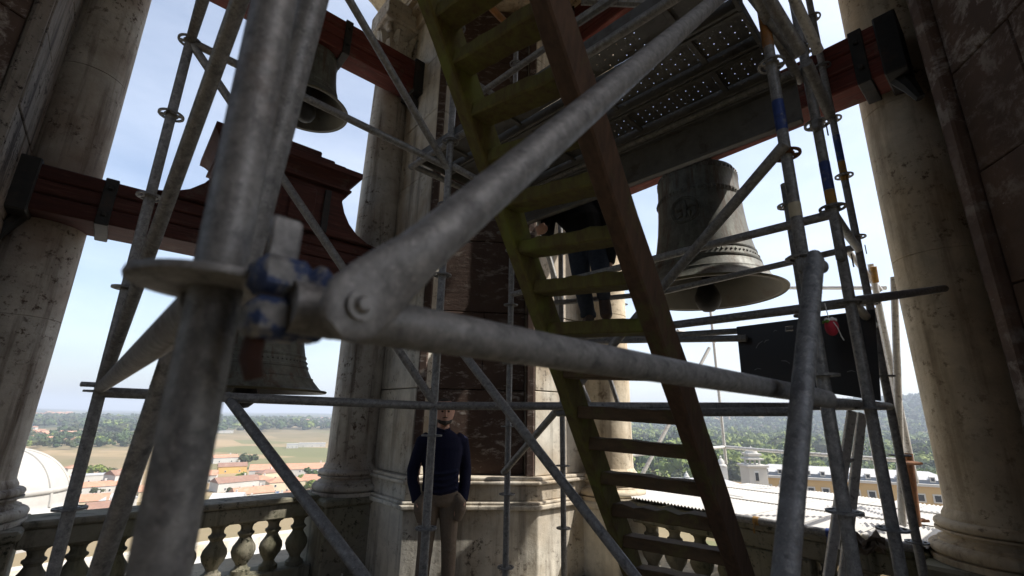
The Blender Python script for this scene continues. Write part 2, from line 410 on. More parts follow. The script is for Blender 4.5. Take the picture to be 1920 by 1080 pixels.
# ------------------------------------------------------------------ ground and hills
GZ = -46.0
def hill(az, d):
    az = np.degrees(az)
    amp = 18 + 6*np.sin(az*.21) + 5*np.sin(az*.53+1)
    amp = amp + np.interp(az, [-60, 4, 14, 24, 36, 46, 70], [0, 0, 34, 62, 108, 150, 160])*1.0
    rise = np.clip((d-1250)/np.where(az > 8, 1350, 5200), 0, 1); rise = rise*rise*(3-2*rise)
    und = 5*np.sin(d/410.+az*.13)*np.clip((d-500)/1200, 0, 1)
    return GZ + amp*rise + und*.6
def ground_h(x, y):
    return hill(np.arctan2(x, y), np.hypot(x, y))
rs = np.concatenate([[0], np.geomspace(12, 16000, 95)]); na = 300
azs = np.linspace(-math.pi, math.pi, na, endpoint=False)
gv = [(0, 0, GZ)]; gf = []
for i, r_ in enumerate(rs[1:]):
    hz = hill(azs, np.full(na, r_))
    gv += [(r_*math.sin(q), r_*math.cos(q), h_) for q, h_ in zip(azs, hz)]
for j in range(na): gf.append((0, 1+(j+1) % na, 1+j))
for i in range(len(rs)-2):
    o = 1+i*na; p = o+na
    gf += [(o+j, o+(j+1) % na, p+(j+1) % na, p+j) for j in range(na)]
mb = MB(); mb.v = gv; mb.f = gf
tag(mb.build('ground', MT['fields']), kind='structure')
def G(px, py):                                                       # place on the ground seen along a bearing
    d = ray(px, py); lo, hi = 30.0, 14000.0
    t = 60.0
    while t < 15000:
        p = EYE+d*t
        if p[2] < ground_h(p[0], p[1]): break
        t *= 1.01
    p = EYE+d*t; return V3(p[0], p[1], float(ground_h(p[0], p[1])))

# ------------------------------------------------------------------ belfry: floor, piers, arches, ceiling
def hprism(mb, poly, h0, h1): return mb.prism(poly, lambda u, v: T(u, v, h0), lambda u, v: T(u, v, h1))
def offset(poly, d):
    n = len(poly); ar = sum(poly[i][0]*poly[(i+1) % n][1]-poly[(i+1) % n][0]*poly[i][1] for i in range(n))
    sg = 1 if ar > 0 else -1; ls = []
    for i in range(n):
        (x0, y0), (x1, y1) = poly[i], poly[(i+1) % n]; l = math.hypot(x1-x0, y1-y0)
        nx, ny = sg*(y1-y0)/l, -sg*(x1-x0)/l
        ls.append((nx, ny, nx*x0+ny*y0+d))
    res = []
    for i in range(n):
        a1, b1, c1 = ls[i-1]; a2, b2, c2 = ls[i]; D = a1*b2-a2*b1
        res.append(((c1*b2-c2*b1)/D, (a1*c2-a2*c1)/D))
    return res
fl = MB(); hprism(fl, [(-3.6, -2.2), (5.6, -2.2), (5.6, 6.4), (-3.6, 6.4)], -.5, 0)
tag(fl.build('floor', MT['floor_stone'], smooth=False), kind='structure')
cl = MB(); hprism(cl, [(-3.6, -2.2), (5.6, -2.2), (5.6, 6.4), (-3.6, 6.4)], 10.5, 11)
tag(cl.build('ceiling', MT['floor_stone'], smooth=False), kind='structure')
tw = MB(); hprism(tw, [(-3.3, -1.9), (5.3, -1.9), (5.3, 6.1), (-3.3, 6.1)], GZ+4, -.5)
t_ = thing('tower_shaft', 'stone tower body below the belfry floor', 'tower', T(1, 2, GZ+4))
tw.build('wall', MT['cream_limestone'], t_, smooth=False)
cn = MB(); hprism(cn, [(-3.9, -2.5), (5.9, -2.5), (5.9, 6.7), (-3.9, 6.7)], -.62, -.44)
hprism(cn, [(-3.7, -2.3), (5.7, -2.3), (5.7, 6.5), (-3.7, 6.5)], -.9, -.62)
cn.build('cornice', MT['cream_limestone'], t_, smooth=False)

PIERS = dict(center=[(2.49, 5.9), (2.49, 4.37), (3.515, 3.63), (5.1, 3.63), (5.1, 5.9)],
             left=[(-3.4, 5.9), (-3.4, 3.62), (-1.86, 3.62), (-.83, 4.37), (-.83, 5.9)],
             right=[(5.1, -2.), (5.1, .10), (3.55, .10), (2.52, -.64), (2.52, -2.)],
             back=[(-.96, -2.), (-.96, -.7), (-2.04, .08), (-3.4, .08), (-3.4, -2.)])
PL = dict(center='corner pier behind the standing man, pale jambs either side of a dark flaking stone face',
          left='dark blotched stone pier along the left edge beyond the scaffold',
          right='dark brown stone pier along the right edge with wide block joints',
          back='plain pier behind the viewer')
def course_blocks(parent, A, B, mat, h0, h1, ch, widths, proud, name='stone_block', thick=.20, frame=0.0, seed=1):
    rr = random.Random(seed); A = np.array(A); B = np.array(B); d = B-A; Ln = np.linalg.norm(d); d /= Ln
    n = np.array([d[1], -d[0]])                                      # outward: to the right of A->B
    k = 0; h = h0
    M = TR@np.array([[d[0], n[0], 0], [d[1], n[1], 0], [0, 0, 1.0]])
    while h < h1-.05:
        hh = min(ch, h1-h); pat = widths[k % len(widths)]; x = frame
        for wd in pat:
            ww = wd*(Ln-2*frame); j = rr.uniform(-.004, .004)
            c = A+d*(x+ww/2)+n*(proud-thick/2+j)
            MB().box(T(c[0], c[1], h+hh/2), (ww-.010, thick, hh-.010), M, .006).build(name, mat, parent, smooth=False)
            x += ww
        h += hh; k += 1
for key, poly in PIERS.items():
    c = np.mean(np.array(poly), 0)
    P = thing('belfry_pier', PL[key], 'pier', T(c[0], c[1], 0))
    co = MB(); hprism(co, offset(poly, -.20), 0, 10.5)
    co.build('pier_core', MT['brown_blotched_stone'], P, smooth=False)
    if key == 'back': continue
    lower = 'cream_limestone' if key == 'center' else 'weathered_column_stone'
    for nm, h0, h1, d in (('plinth', 0.0, .70, .075), ('plinth_moulding', .70, .745, .115), ('plinth_moulding', .745, .775, .095),
                          ('plinth_band', .775, .93, .06), ('plinth_moulding', .93, .965, .10), ('plinth_moulding', .965, 1.0, .075)):
        m_ = MB(); hprism(m_, offset(poly, d), h0, h1)
        o = m_.build(nm, MT['pale_limestone'] if key != 'right' else MT['brown_blotched_stone'], P, smooth=False)
        bv = o.modifiers.new('bevel', 'BEVEL'); bv.width = .012; bv.segments = 2
    if key == 'center':
        course_blocks(P, (2.49, 5.9), (2.49, 4.37), MT['pale_limestone'], 1.0, 7.1, .87, [(.5, .5), (.3, .7)], 0, seed=1)
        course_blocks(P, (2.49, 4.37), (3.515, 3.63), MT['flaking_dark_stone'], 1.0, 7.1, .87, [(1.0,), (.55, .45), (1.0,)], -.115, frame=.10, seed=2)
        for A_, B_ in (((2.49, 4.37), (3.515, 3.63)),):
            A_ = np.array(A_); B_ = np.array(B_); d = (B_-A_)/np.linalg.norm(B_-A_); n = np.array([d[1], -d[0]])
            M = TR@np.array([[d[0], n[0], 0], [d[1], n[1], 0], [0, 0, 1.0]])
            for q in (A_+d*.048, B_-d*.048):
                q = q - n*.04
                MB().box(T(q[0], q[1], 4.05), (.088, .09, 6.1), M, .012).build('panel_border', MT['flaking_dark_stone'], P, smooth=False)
        course_blocks(P, (3.515, 3.63), (5.1, 3.63), MT['pale_limestone'], 1.0, 7.1, .87, [(.5, .5), (.7, .3)], 0, seed=3)
    if key == 'left':
        course_blocks(P, (-1.86, 3.62), (-.83, 4.37), MT['brown_blotched_stone'], 1.0, 7.1, .66, [(.6, .4), (.4, .6)], -.045, frame=.09, seed=4)
        A_ = np.array((-1.86, 3.62)); B_ = np.array((-.83, 4.37)); d = (B_-A_)/np.linalg.norm(B_-A_); n = np.array([d[1], -d[0]])
        M = TR@np.array([[d[0], n[0], 0], [d[1], n[1], 0], [0, 0, 1.0]])
        for q in (A_+d*.045, B_-d*.045):
            q = q-n*.04; MB().box(T(q[0], q[1], 4.05), (.085, .09, 6.1), M, .012).build('panel_border', MT['mottled_pier_stone'], P, smooth=False)
        course_blocks(P, (-.83, 4.37), (-.83, 5.9), MT['mottled_pier_stone'], 1.0, 7.1, .66, [(.5, .5), (.3, .7)], 0, seed=5)
    if key == 'right':
        course_blocks(P, (5.1, .10), (3.55, .10), MT['brown_blotched_stone'], 1.0, 7.1, .66, [(.5, .5), (.3, .7)], 0, seed=6)
        A_ = np.array((3.55, .10)); B_ = np.array((2.52, -.64)); d = (B_-A_)/np.linalg.norm(B_-A_); n = np.array([d[1], -d[0]])
        M = TR@np.array([[d[0], n[0], 0], [d[1], n[1], 0], [0, 0, 1.0]])
        course_blocks(P, (3.55, .10), (2.52, -.64), MT['brown_blotched_stone'], 1.0, 7.1, .66, [(.6, .4), (.4, .6)], -.045, frame=.10, seed=7)
        for q in (A_+d*.048, B_-d*.048):
            q = q-n*.04; MB().box(T(q[0], q[1], 4.05), (.088, .09, 6.1), M, .012).build('panel_border', MT['brown_blotched_stone'], P, smooth=False)
    # entablature on the pier
    for nm, h0, h1, d in (('architrave', 7.1, 7.3, .04), ('cornice', 7.3, 7.42, .12)):
        m_ = MB(); hprism(m_, offset(poly, d), h0, h1); m_.build(nm, MT['ochre_column_stone'], P, smooth=False)

def arch(axis, fixed0, fixed1, c, half, lab):
    pts = [(c-half, 7.43), (c-half, 10.5), (c+half, 10.5), (c+half, 7.43), (c+1.47, 7.43)]
    pts += [(c+1.47*math.cos(q), 7.5+.62*math.sin(q)) for q in np.linspace(0, math.pi, 25)] + [(c-1.47, 7.43)]
    mp_ = (lambda f: (lambda x, h: T(f, x, h))) if axis == 'u' else (lambda f: (lambda x, h: T(x, f, h)))
    p0 = T((fixed0+fixed1)/2, c, 7.4) if axis == 'u' else T(c, (fixed0+fixed1)/2, 7.4)
    P = thing('belfry_arch', lab, 'arch', p0)
    MB().prism(pts, mp_(fixed0), mp_(fixed1)).build('spandrel', MT['ochre_column_stone'], P, smooth=False)
    k = 15
    for i in range(k):                                               # voussoirs, 2 cm proud on the inner face
        q = np.linspace(i*math.pi/k+.006, (i+1)*math.pi/k-.006, 4)
        pl = [(c+1.455*math.cos(x), 7.5+.605*math.sin(x)) for x in q]+[(c+1.8*math.cos(x), 7.5+1.0*math.sin(x)) for x in q[::-1]]
        MB().prism(pl, mp_(fixed0-.02 if fixed0 > 2 else fixed0+.02), mp_(fixed1)).build('voussoir', MT['ochre_column_stone'], P, smooth=False)
arch('v', 5.0, 5.85, .83, 1.86, 'stone arch high over the left opening')
arch('u', 4.15, 5.05, 1.90, 1.94, 'stone arch high over the right opening')
for nm_, Qw, x0, x1 in (('left', lambda x, d, h: T(-2.7+d, x, h), -.1, 4.0), ('right', lambda x, d, h: T(x, -1.3+d, h), -1.1, 2.8)):  # unseen walls added behind the viewer to hold back skylight
    WL = thing('light_baffle_wall', 'added unseen wall, its opening sized for fill light, behind the viewer on the '+nm_, 'wall', Qw((x0+x1)/2, 0, 0))
    w_ = FILL_GAP_W[nm_]; xm = (x0+x1)/2; dz = (lambda l, h: (.4, l, h)) if nm_ == 'left' else (lambda l, h: (l, .4, h))
    for xa, xb, ha, hb in ((x0, xm-w_/2, 0, 10.5), (xm+w_/2, x1, 0, 10.5), (xm-w_/2, xm+w_/2, 0, 1.0), (xm-w_/2, xm+w_/2, 7.0, 10.5)):
        MB().box(Qw((xa+xb)/2, 0, (ha+hb)/2), dz(xb-xa, hb-ha), TR).build('baffle_block', MT['brown_blotched_stone'], WL, smooth=False)

# ------------------------------------------------------------------ columns
def capital(col, c, mat):
    cap = MB().lathe([(.235, 6.46), (.265, 6.47), (.275, 6.50), (.265, 6.53), (.235, 6.55), (.225, 6.62), (.235, 6.85), (.29, 7.0), (.30, 7.02)], c, 28).build('capital', mat, col)
    for row, (n_, h0, ln, out_, ph) in enumerate(((8, 6.55, .24, .07, 0), (8, 6.58, .38, .11, .5))):
        for i in range(n_):
            q = 2*math.pi*(i+ph)/n_; er = V3(math.cos(q), math.sin(q), 0); et = V3(-math.sin(q), math.cos(q), 0)
            L_, R_, C_ = [], [], []
            for s in np.linspace(0, 1, 7):
                r_ = .235+out_*s**2.2+.02; hh = h0+ln*(s if s < .85 else .85-(s-.85)*.6)
                wd = .085*(1-.55*s**2)*(1+.25*math.sin(s*14)); p = V3(c[0], c[1], hh)+er*r_
                L_.append(p-et*wd); R_.append(p+et*wd); C_.append(p+er*.035)
            m_ = MB(); m_.strip(L_, C_); m_.strip(C_, R_); m_.strip([p-er*.03 for p in R_], [p-er*.03 for p in L_])
            m_.build('acanthus_leaf', mat, cap)
    for i in range(4):                                               # corner volutes under the abacus
        q = math.pi/4+i*math.pi/2+_a; er = V3(math.sin(q), math.cos(q), 0)
        pts = []
        for s in np.linspace(0, 2.6*math.pi, 22):
            rr = .085*(1-s/(2.9*math.pi)); pts.append(V3(c[0], c[1], 6.94)+er*(.34+rr*math.cos(s+1.6))+V3(0, 0, rr*math.sin(s+1.6)))
        pts = [V3(c[0], c[1], 6.74)+er*.24, V3(c[0], c[1], 6.9)+er*.27]+pts
        MB().sweep(pts, [(.02, .045)]*len(pts), 8).build('volute', mat, cap)
    MB().box(V3(c[0], c[1], 7.06), (.66, .66, .08), TR, .02).build('abacus', mat, cap, smooth=False)
    MB().box(V3(c[0], c[1], 7.26), (.60, .60, .32), TR, .01).build('entablature_block', mat, col, smooth=False)
def column(u, v, mat, label, base_mat, facing):
    c = T(u, v, 0); col = thing('stone_column', label, 'column', c, 'engaged columns at the belfry openings')
    MB().box(T(u, v, .33), (.74, .74, .66), TR, .008).build('pedestal', MT[base_mat], col, smooth=False)
    MB().box(T(u, v, .70), (.82, .82, .075), TR, .02).build('pedestal_cap', MT[base_mat], col, smooth=False)
    prof = [(.40, .7385), (.40, .775)]
    prof += [(.355+.045*math.sin(q), .815-.04*math.cos(q)) for q in np.linspace(0, math.pi, 9)]
    prof += [(.345, .858), (.345, .872)] + [(.345-.035*math.sin(q), .872+.05*(q/math.pi)) for q in np.linspace(0, math.pi, 7)][1:]
    prof += [(.35, .922), (.35, .935)] + [(.315+.035*math.sin(q), .965-.03*math.cos(q)) for q in np.linspace(0, math.pi, 7)]
    prof += [(.30, 1.0), (.30, 1.02), (.278, 1.06)]
    MB().lathe(prof, c, 48).build('base', MT[mat], col)
    jr = lambda h: .275-.042*max(0, (h-2.5)/4.0)**1.3
    sh = [(.278, 1.06)] + [(.275-.042*max(0, (h-2.5)/4.0)**1.3, h) for h in np.linspace(1.12, 6.44, 16)]+[(.232, 6.46)]
    for hj in (2.35+.1*u, 4.05+.1*v): sh += [(jr(hj), hj-.004), (jr(hj)-.007, hj-.002), (jr(hj)-.007, hj+.002), (jr(hj), hj+.004)]
    sh.sort(key=lambda q: q[1])
    MB().lathe(sh, c, 56).build('shaft', MT[mat], col)
    capital(col, c, MT[mat])
    return col
column(2.31, 5.41, 'weathered_column_stone', 'grey weathered column left of the standing man, foot of its shaft on a square pedestal', 'mossy_stone', 0)
column(4.55, 3.47, 'ochre_column_stone', 'half sunlit column behind the wooden ladder rungs', 'cream_limestone', 0)
column(-.65, 5.41, 'weathered_column_stone', 'column at the far left cut by the photo edge above the dark balustrade', 'mossy_stone', 0)
column(4.55, .33, 'ochre_column_stone', 'warm tan column at the right beside the dark brown pier', 'mossy_stone', 0)

# ------------------------------------------------------------------ balustrades
BAL = [(.085, 0), (.085, .035), (.06, .05), (.05, .075), (.062, .10), (.095, .15), (.108, .195), (.10, .235), (.066, .285), (.052, .315), (.062, .335), (.074, .345), (.074, .36), (.056, .372),
       (.05, .395), (.06, .425), (.085, .44), (.085, .462)]
bal_mesh = MB().lathe(BAL, (0, 0, 0), 20).mesh('baluster', MT['mossy_stone'])
def balustrade(axis, f, x0, x1, label, n, skip=None, rail='mossy_stone'):
    Q = (lambda x, d, h: T(f+d, x, h)) if axis == 'u' else (lambda x, d, h: T(x, f+d, h))
    sz = (lambda l, d, h: (d, l, h)) if axis == 'u' else (lambda l, d, h: (l, d, h))
    P = thing('balustrade', label, 'balustrade', Q((x0+x1)/2, 0, 0), 'stone balustrades across the belfry openings')
    m_, l = (x0+x1)/2, x1-x0
    MB().box(Q(m_, 0, .05), sz(l, .30, .10), TR, .01).build('plinth', MT[rail], P, smooth=False)
    MB().box(Q(m_, 0, .635), sz(l, .28, .142), TR, .012).build('rail', MT[rail], P, smooth=False)
    MB().box(Q(m_, 0, .735), sz(l, .36, .055), TR, .015).build('rail_cap', MT[rail], P, smooth=False)
    for i in range(n):
        x = x0+(i+.5)*l/n
        if skip and skip[0] < x < skip[1]: continue
        share('baluster', bal_mesh, Q(x, 0, .1015), P)
    if skip: MB().box(Q(sum(skip)/2, 0, .3325), sz(skip[1]-skip[0], .30, .462), TR, .01).build('die_block', MT[rail], P, smooth=False)
balustrade('v', 5.41, -.27, 1.93, 'dark mossy stone balustrade across the left opening', 9)
balustrade('u', 4.55, .71, 3.09, 'balustrade across the right opening, seen through the ladder foot', 9, (1.45, 1.98))
# ------------------------------------------------------------------ bell beams, headstocks and bells
def beam(axis, f, x0, x1, h, hh, wd, mat, label, straps):
    if axis == 'u': mat += '_right'
    Q = (lambda x, d, z: T(f+d, x, z)) if axis == 'u' else (lambda x, d, z: T(x, f+d, z))
    sz = (lambda l, d, z: (d, l, z)) if axis == 'u' else (lambda l, d, z: (l, d, z))
    P = thing('bell_beam', label, 'timber beam', Q((x0+x1)/2, 0, h), 'red timber bell beams')
    l = x1-x0; m_ = (x0+x1)/2
    for k, (z0, z1, j) in enumerate(((0, .36, .012), (.36, .68, 0), (.68, 1, .008))):
        MB().box(Q(m_, -j, h-hh/2+hh*(z0+z1)/2), sz(l, wd-2*j, hh*(z1-z0)-.006), TR, .012).build('timber', MT[mat], P, smooth=False)
    for x in straps:
        MB().box(Q(x, 0, h), sz(.09, wd+.03, hh+.03), TR, .006).build('iron_strap', MT['black_iron'], P, smooth=False)
        b_ = MB()
        for z in (-.12, .12): b_.box(Q(x, -wd/2-.03, h+z), (.035, .035, .035), TR, .006)
        b_.build('bolt', MT['black_iron'], P, smooth=False)
    for x, sg in ((x0, 1), (x1, -1)):
        MB().box(Q(x+sg*.02, 0, h), sz(.14, wd+.05, hh+.06), TR, .01).build('end_bracket', MT['black_iron'], P, smooth=False)
        MB().sweep([Q(x+sg*.03, -.02, h-hh/2), Q(x-sg*.02, -.05, h-hh/2-.12), Q(x-sg*.06, -.05, h-hh/2-.25)], [.06, .05, .03], 8).build('hook', MT['black_iron'], P)
    return P
beam('v', 5.16, -.80, 2.44, 3.275, .39, .50, 'red_timber', 'lower red timber beam carrying the ornate yoke in the left opening', [-.28])
beam('v', 4.98, -.80, 2.44, 6.05, .46, .32, 'faded_red_timber', 'upper red timber beam ending at the iron hook in the left opening', [1.43])
beam('u', 4.12, .24, 3.58, 4.37, .46, .32, 'faded_red_timber', 'red timber beam over the big bell, its end in an iron bracket on the right pier', [.45])
beam('u', 4.08, .16, 3.58, 6.68, .38, .28, 'faded_red_timber', 'bright red beam high up passing the sunlit leafy capital', [3.3])

# ornate yoke over the left bell: swept shoulders, cornice, small pediment (half profile, u from centre and height)
yc, vY = 1.045, 5.16
half = [(1.075, 3.47), (.93, 3.50), (.80, 3.57), (.70, 3.67), (.63, 3.79), (.59, 3.91), (.60, 3.975), (.635, 3.98), (.635, 4.02)]
pol = [(yc+x, h) for x, h in half]+[(yc-x, h) for x, h in half[::-1]]
Y = thing('bell_yoke', 'ornate dark red wooden yoke with stepped cornice over the left bell', 'yoke', T(yc, vY, 3.47))
MB().prism(pol, lambda u, h: T(u, vY-.31, h), lambda u, h: T(u, vY+.31, h)).build('yoke_board', MT['red_timber'], Y, smooth=False).modifiers.new('bevel', 'BEVEL').width = .01
cy = MB(); ring = []
for x, e, h in ((.60, .32, 4.02), (.655, .375, 4.022), (.655, .375, 4.045), (.625, .345, 4.05), (.64, .36, 4.09), (.68, .41, 4.14), (.715, .465, 4.175), (.725, .475, 4.18), (.725, .475, 4.245), (.60, .40, 4.247)):
    ring += [T(yc-x, vY-e, h), T(yc+x, vY-e, h), T(yc+x, vY+e, h), T(yc-x, vY+e, h)]
k = len(ring)//4
cy.add(ring, [(i*4+j, i*4+(j+1) % 4, (i+1)*4+(j+1) % 4, (i+1)*4+j) for i in range(k-1) for j in range(4)]+[(3, 2, 1, 0), tuple(range(k*4-4, k*4))])
cy.build('cornice', MT['red_timber'], Y, smooth=False)
for h0, h1, x, e in ((4.248, 4.30, .56, .40), (4.301, 4.345, .44, .36), (4.346, 4.43, .30, .31)):
    MB().box(T(yc, vY, (h0+h1)/2), (2*x, 2*e, h1-h0), TR, .012).build('top_step', MT['red_timber'], Y, smooth=False)
for x in (-.42, .42):
    MB().box(T(yc+x, vY-.32, 3.74), (.07, .025, .5), TR, .005).build('iron_strap', MT['black_iron'], Y, smooth=False)
for x in (-.17, .17):
    MB().box(T(yc+x, vY-.318, 3.75), (.26, .02, .40), TR, .008).build('panel', MT['red_timber'], Y, smooth=False)

BP = [(.0, 1.0), (.25, 1.0), (.44, .985), (.525, .955), (.548, .925), (.556, .90), (.566, .895), (.566, .88), (.559, .875), (.563, .80), (.570, .75), (.581, .745), (.581, .71), (.574, .705),
      (.585, .60), (.605, .48), (.64, .36), (.672, .28), (.684, .275), (.687, .262), (.680, .255), (.71, .20), (.725, .197), (.73, .18), (.725, .175), (.785, .11), (.805, .105), (.81, .09), (.90, .03), (.955, .005), (1.0, .0)]
BI = [(.985, -.004), (.92, .0), (.84, .05), (.70, .16), (.56, .36), (.49, .58), (.46, .80), (.40, .90), (.0, .93)]
def bell(name, c, r, hgt, label, medal=None, cl=True, mat='bronze_patina'):
    B = thing(name, label, 'bell', c)
    prof = [(max(1e-4, x*r), z*hgt) for x, z in BP[::-1]]
    inn = [(max(1e-4, x*r), z*hgt) for x, z in BI]
    MB().lathe([p for p in prof], c, 72, cap=False).build('bell_body', MT[mat], B)
    MB().lathe([(.985*r, .001*hgt)]+inn[1:], c, 64, cap=False).build('bell_inside', MT['dark_bronze'], B)
    MB().lathe([(r, 0), (r*1.004, .008*hgt), (.993*r, .012*hgt), (.985*r, -.003*hgt), (.99*r, -.006*hgt), (r, 0)], c, 72, cap=False).build('lip', MT['bell_lip_bronze'], B)
    fz = MB()
    for zf, xr, n_, hh_ in ((.915, .552, 52, .022), (.728, .581, 64, .020), (.228, .695, 72, .012)):
        for i in range(n_):
            q = 2*math.pi*i/n_; e = V3(math.cos(q), math.sin(q), 0); td = V3(-math.sin(q), math.cos(q), 0); z = zf*hgt; w2 = math.pi*xr*r/n_*.72; up_ = hh_*hgt*(.7+.5*((i*7) % 3)/2)
            pc = c+e*xr*r+V3(0, 0, z)
            fz.add([pc-td*w2, pc+V3(0, 0, -up_), pc+td*w2, pc+V3(0, 0, up_), pc+e*.012*r/.7], [(0, 1, 4), (1, 2, 4), (2, 3, 4), (3, 0, 4)])
    tag(fz.build('relief_frieze', MT[mat], B, smooth=False), kind='stuff')
    cr = MB()
    for k in range(4):
        q = k*math.pi/4
        e = V3(math.cos(q), math.sin(q), 0)
        cr.sweep([c+e*s*.2*r+V3(0, 0, hgt+hz_*r) for s, hz_ in ((-1, -.01), (-1.05, .15), (-.5, .30), (0, .34), (.5, .30), (1.05, .15), (1, -.01))], .05*r, 8)
    cr.build('crown', MT[mat], B)
    if cl:
        k_ = MB().sweep([c+V3(0, 0, .9*hgt), c+V3(.0, 0, .3*hgt), c+V3(0, 0, .12*hgt)], [.028, .03, .04], 10)
        k_.lathe([(.001, -.10), (.05, -.09), (.09, -.055), (.115, 0), (.115, .05), (.09, .12), (.05, .20), (.035, .26), (.001, .28)], c+V3(0, 0, -.07), 20)
        k_.build('clapper', MT['rusty_iron'] if False else MT['black_iron'], B)
    if medal:                                                        # cast roundel on the waist: ring, cross and leaves
        q, zf, rr = medal
        rad = r*.60; e = V3(math.cos(q), math.sin(q), 0); tdir = V3(-math.sin(q), math.cos(q), 0)
        m0 = MB(); n = 40
        def at(a, rho):
            x = rho*math.cos(a); z = rho*math.sin(a)
            hz_ = zf+z/hgt; R_ = np.interp(hz_, [p[1] for p in BP[::-1]], [p[0] for p in BP[::-1]])*r
            return lambda o: c+V3(math.cos(q+x/R_), math.sin(q+x/R_), 0)*(R_+o)+V3(0, 0, hz_*hgt)
        for rho in (rr, rr*.86):
            pts = [at(2*math.pi*i/n, rho)(.004) for i in range(n+1)]; m0.sweep(pts, .009, 6)
        for k in range(5):
            a = 2*math.pi*k/5+.3
            m0.sweep([at(a, rr*.15)(.003), at(a+.25, rr*.45)(.012), at(a-.1, rr*.72)(.004)], [.012, .02, .008], 6)
        m0.sweep([at(math.pi/2, rr*.6)(.006), at(0, .01)(.01), at(-math.pi/2, rr*.62)(.006)], [.015, .03, .015], 6)
        m0.build('medallion', MT[mat], B)
    return B
kR = 4.12/4.55
sc3 = lambda P, k: EYE+(P-EYE)*k
bell('church_bell', sc3(T(4.55, 2.12, 2.86), kR), .745*kR, 1.42*kR, 'large green bronze bell with a round emblem hanging in the right opening', (math.radians(228), .57, .135))
bell('church_bell', T(1.045, 5.16, 1.79), .745, 1.28, 'bronze bell half hidden behind the nearest scaffold pole')
bell('church_bell', T(1.17, 5.16, 5.08), .48, .92, 'smaller bell hanging upper left beside the nearest scaffold pole')
bell('church_bell', sc3(T(4.75, 2.36, 6.80), kR), .46*kR, .9*kR, 'dark bell cut off by the top edge above the metal deck', mat='dark_bronze')
beam('u', 4.3, .16, 3.58, 7.27, .34, .3, 'faded_red_timber', 'red beam above the photo edge carrying the dark upper bell', [])
bpy.data.objects['bell_beam.004']['label'] = 'red beam out of the photo above the dark upper bell'

# ------------------------------------------------------------------ tubular scaffold
SF = thing('scaffold', 'grey tube and rosette scaffold filling the belfry, nearest pole close on the left', 'scaffold', S(.53, .104, 0))
RT = .0242
def stub(p, q, back):                                                # shorten a tube end
    p = np.array(p); q = np.array(q); d = (q-p)/np.linalg.norm(q-p); return p+d*back
def tube(p, q, name='ledger', mat='galvanised_steel', r=RT, n=18, ends=0.0, parent=None, label=None):
    p = np.array(p, float); q = np.array(q, float)
    if ends: p, q = stub(p, q, ends), stub(q, p, ends)
    o = MB().tube(p, q, r, n).build(name, MT[mat], parent or SF)
    if label: o['label'] = label
    return o
def rosette_mb(n=40, R_=.061):
    m = MB(); t = .0045; ri = .0243; k = []
    def ringpt(rad, a, z): return (rad*math.cos(a), rad*math.sin(a), z)
    rimi = R_*.80; hub = .034
    def ann(r0, r1, seg, a0=0, a1=2*math.pi, close=True):
        vs = []; A = np.linspace(a0, a1, seg+(0 if close else 1), endpoint=not close)
        for a in A:
            for rad, z in ((r0, -t), (r1, -t), (r1, t), (r0, t)): vs.append(ringpt(rad, a, z))
        nn = len(A); fs = []
        for i in range(nn if close else nn-1):
            for j in range(4):
                fs.append((i*4+j, i*4+(j+1) % 4, ((i+1) % nn)*4+(j+1) % 4, ((i+1) % nn)*4+j))
        if not close: fs += [(0, 1, 2, 3), ((nn-1)*4+3, (nn-1)*4+2, (nn-1)*4+1, (nn-1)*4)]
        m.add(vs, fs)
    ann(ri, hub, n); ann(rimi, R_, n)
    for i in range(4): ann(hub-.001, rimi+.001, 3, i*math.pi/2-.22, i*math.pi/2+.22, False)
    return m
ros_mesh = rosette_mb().mesh('rosette', MT['dull_steel'])
ros_rust = rosette_mb().mesh('rosette', MT['rusty_iron'])
ros_big = MB().lathe([(.0243, -.0045), (.030, -.0055), (.071, -.005), (.0745, -.0035), (.0755, 0), (.0745, .0035), (.071, .005), (.030, .0055), (.0243, .0045), (.0243, -.0045)], (0, 0, 0), 64, cap=False).mesh('rosette', MT['galvanised_steel'])
def standard(s, t, h0, h1, hr, bands=(), mat='galvanised_steel', n=20, rust=(), step=.5, name='standard', parent=None, lean=(0, 0)):
    P = lambda h: S(s+lean[0]*(h-1.67), t+lean[1]*(h-1.67), h)
    o = MB().tube(P(h0), P(h1), RT, n).build(name, MT[mat], parent or SF)
    h = hr-math.floor((hr-h0-.05)/step)*step; k = 0
    while h < h1-.02:
        share('rosette', ros_big if n > 50 else ros_rust if k in rust else ros_mesh, P(h), o, Matrix.Rotation(.4+s+t, 3, 'Z')); h += step; k += 1
    for b0, b1, mt in bands:
        MB().tube(P(b0), P(b1), RT+.0009, n).build('paint_band', MT[mt], o)
    return o
HJ, HU = 1.67, 3.25                                                  # joint levels
P_T1, P_A, P_B, P_C = (.53, .104), (.42, 2.187), (.35, 2.68), (.41, 3.957)
P_S2, P_S4, P_D, P_E = (2.9, .193), (2.34, 1.69), (2.70, 2.69), (2.70, 3.38)
def hpx(px, py, st):                                                 # height on a standard seen at a photo row
    x, y, _ = S(*st); d = ray(px, py); return 1.6+d[2]*math.hypot(x, y)/math.hypot(d[0], d[1])
HT = 1.722
HS2, HS2U = hpx(190, 727, P_S2), hpx(350, 75, P_S2); HA_, HC_ = hpx(1550, 756, P_A), hpx(1668, 762, P_C)
near = standard(*P_T1, .0, 4.2, HT, [], n=56, step=.5)
near['label'] = 'nearest thick upright pole, out of focus'
hA = lambda y, x: hpx(x, y, P_A)
standard(*P_A, 0, 4.4, hA(290, 1475), [(hA(245, 1468), hA(190, 1459), 'blue_paint'), (hA(408, 1492), hA(382, 1488), 'cream_paint'), (hA(90, 1441), hA(-30, 1420), 'orange_paint')], n=30, rust=(5,))
hB = lambda y, x: hpx(x, y, P_B)
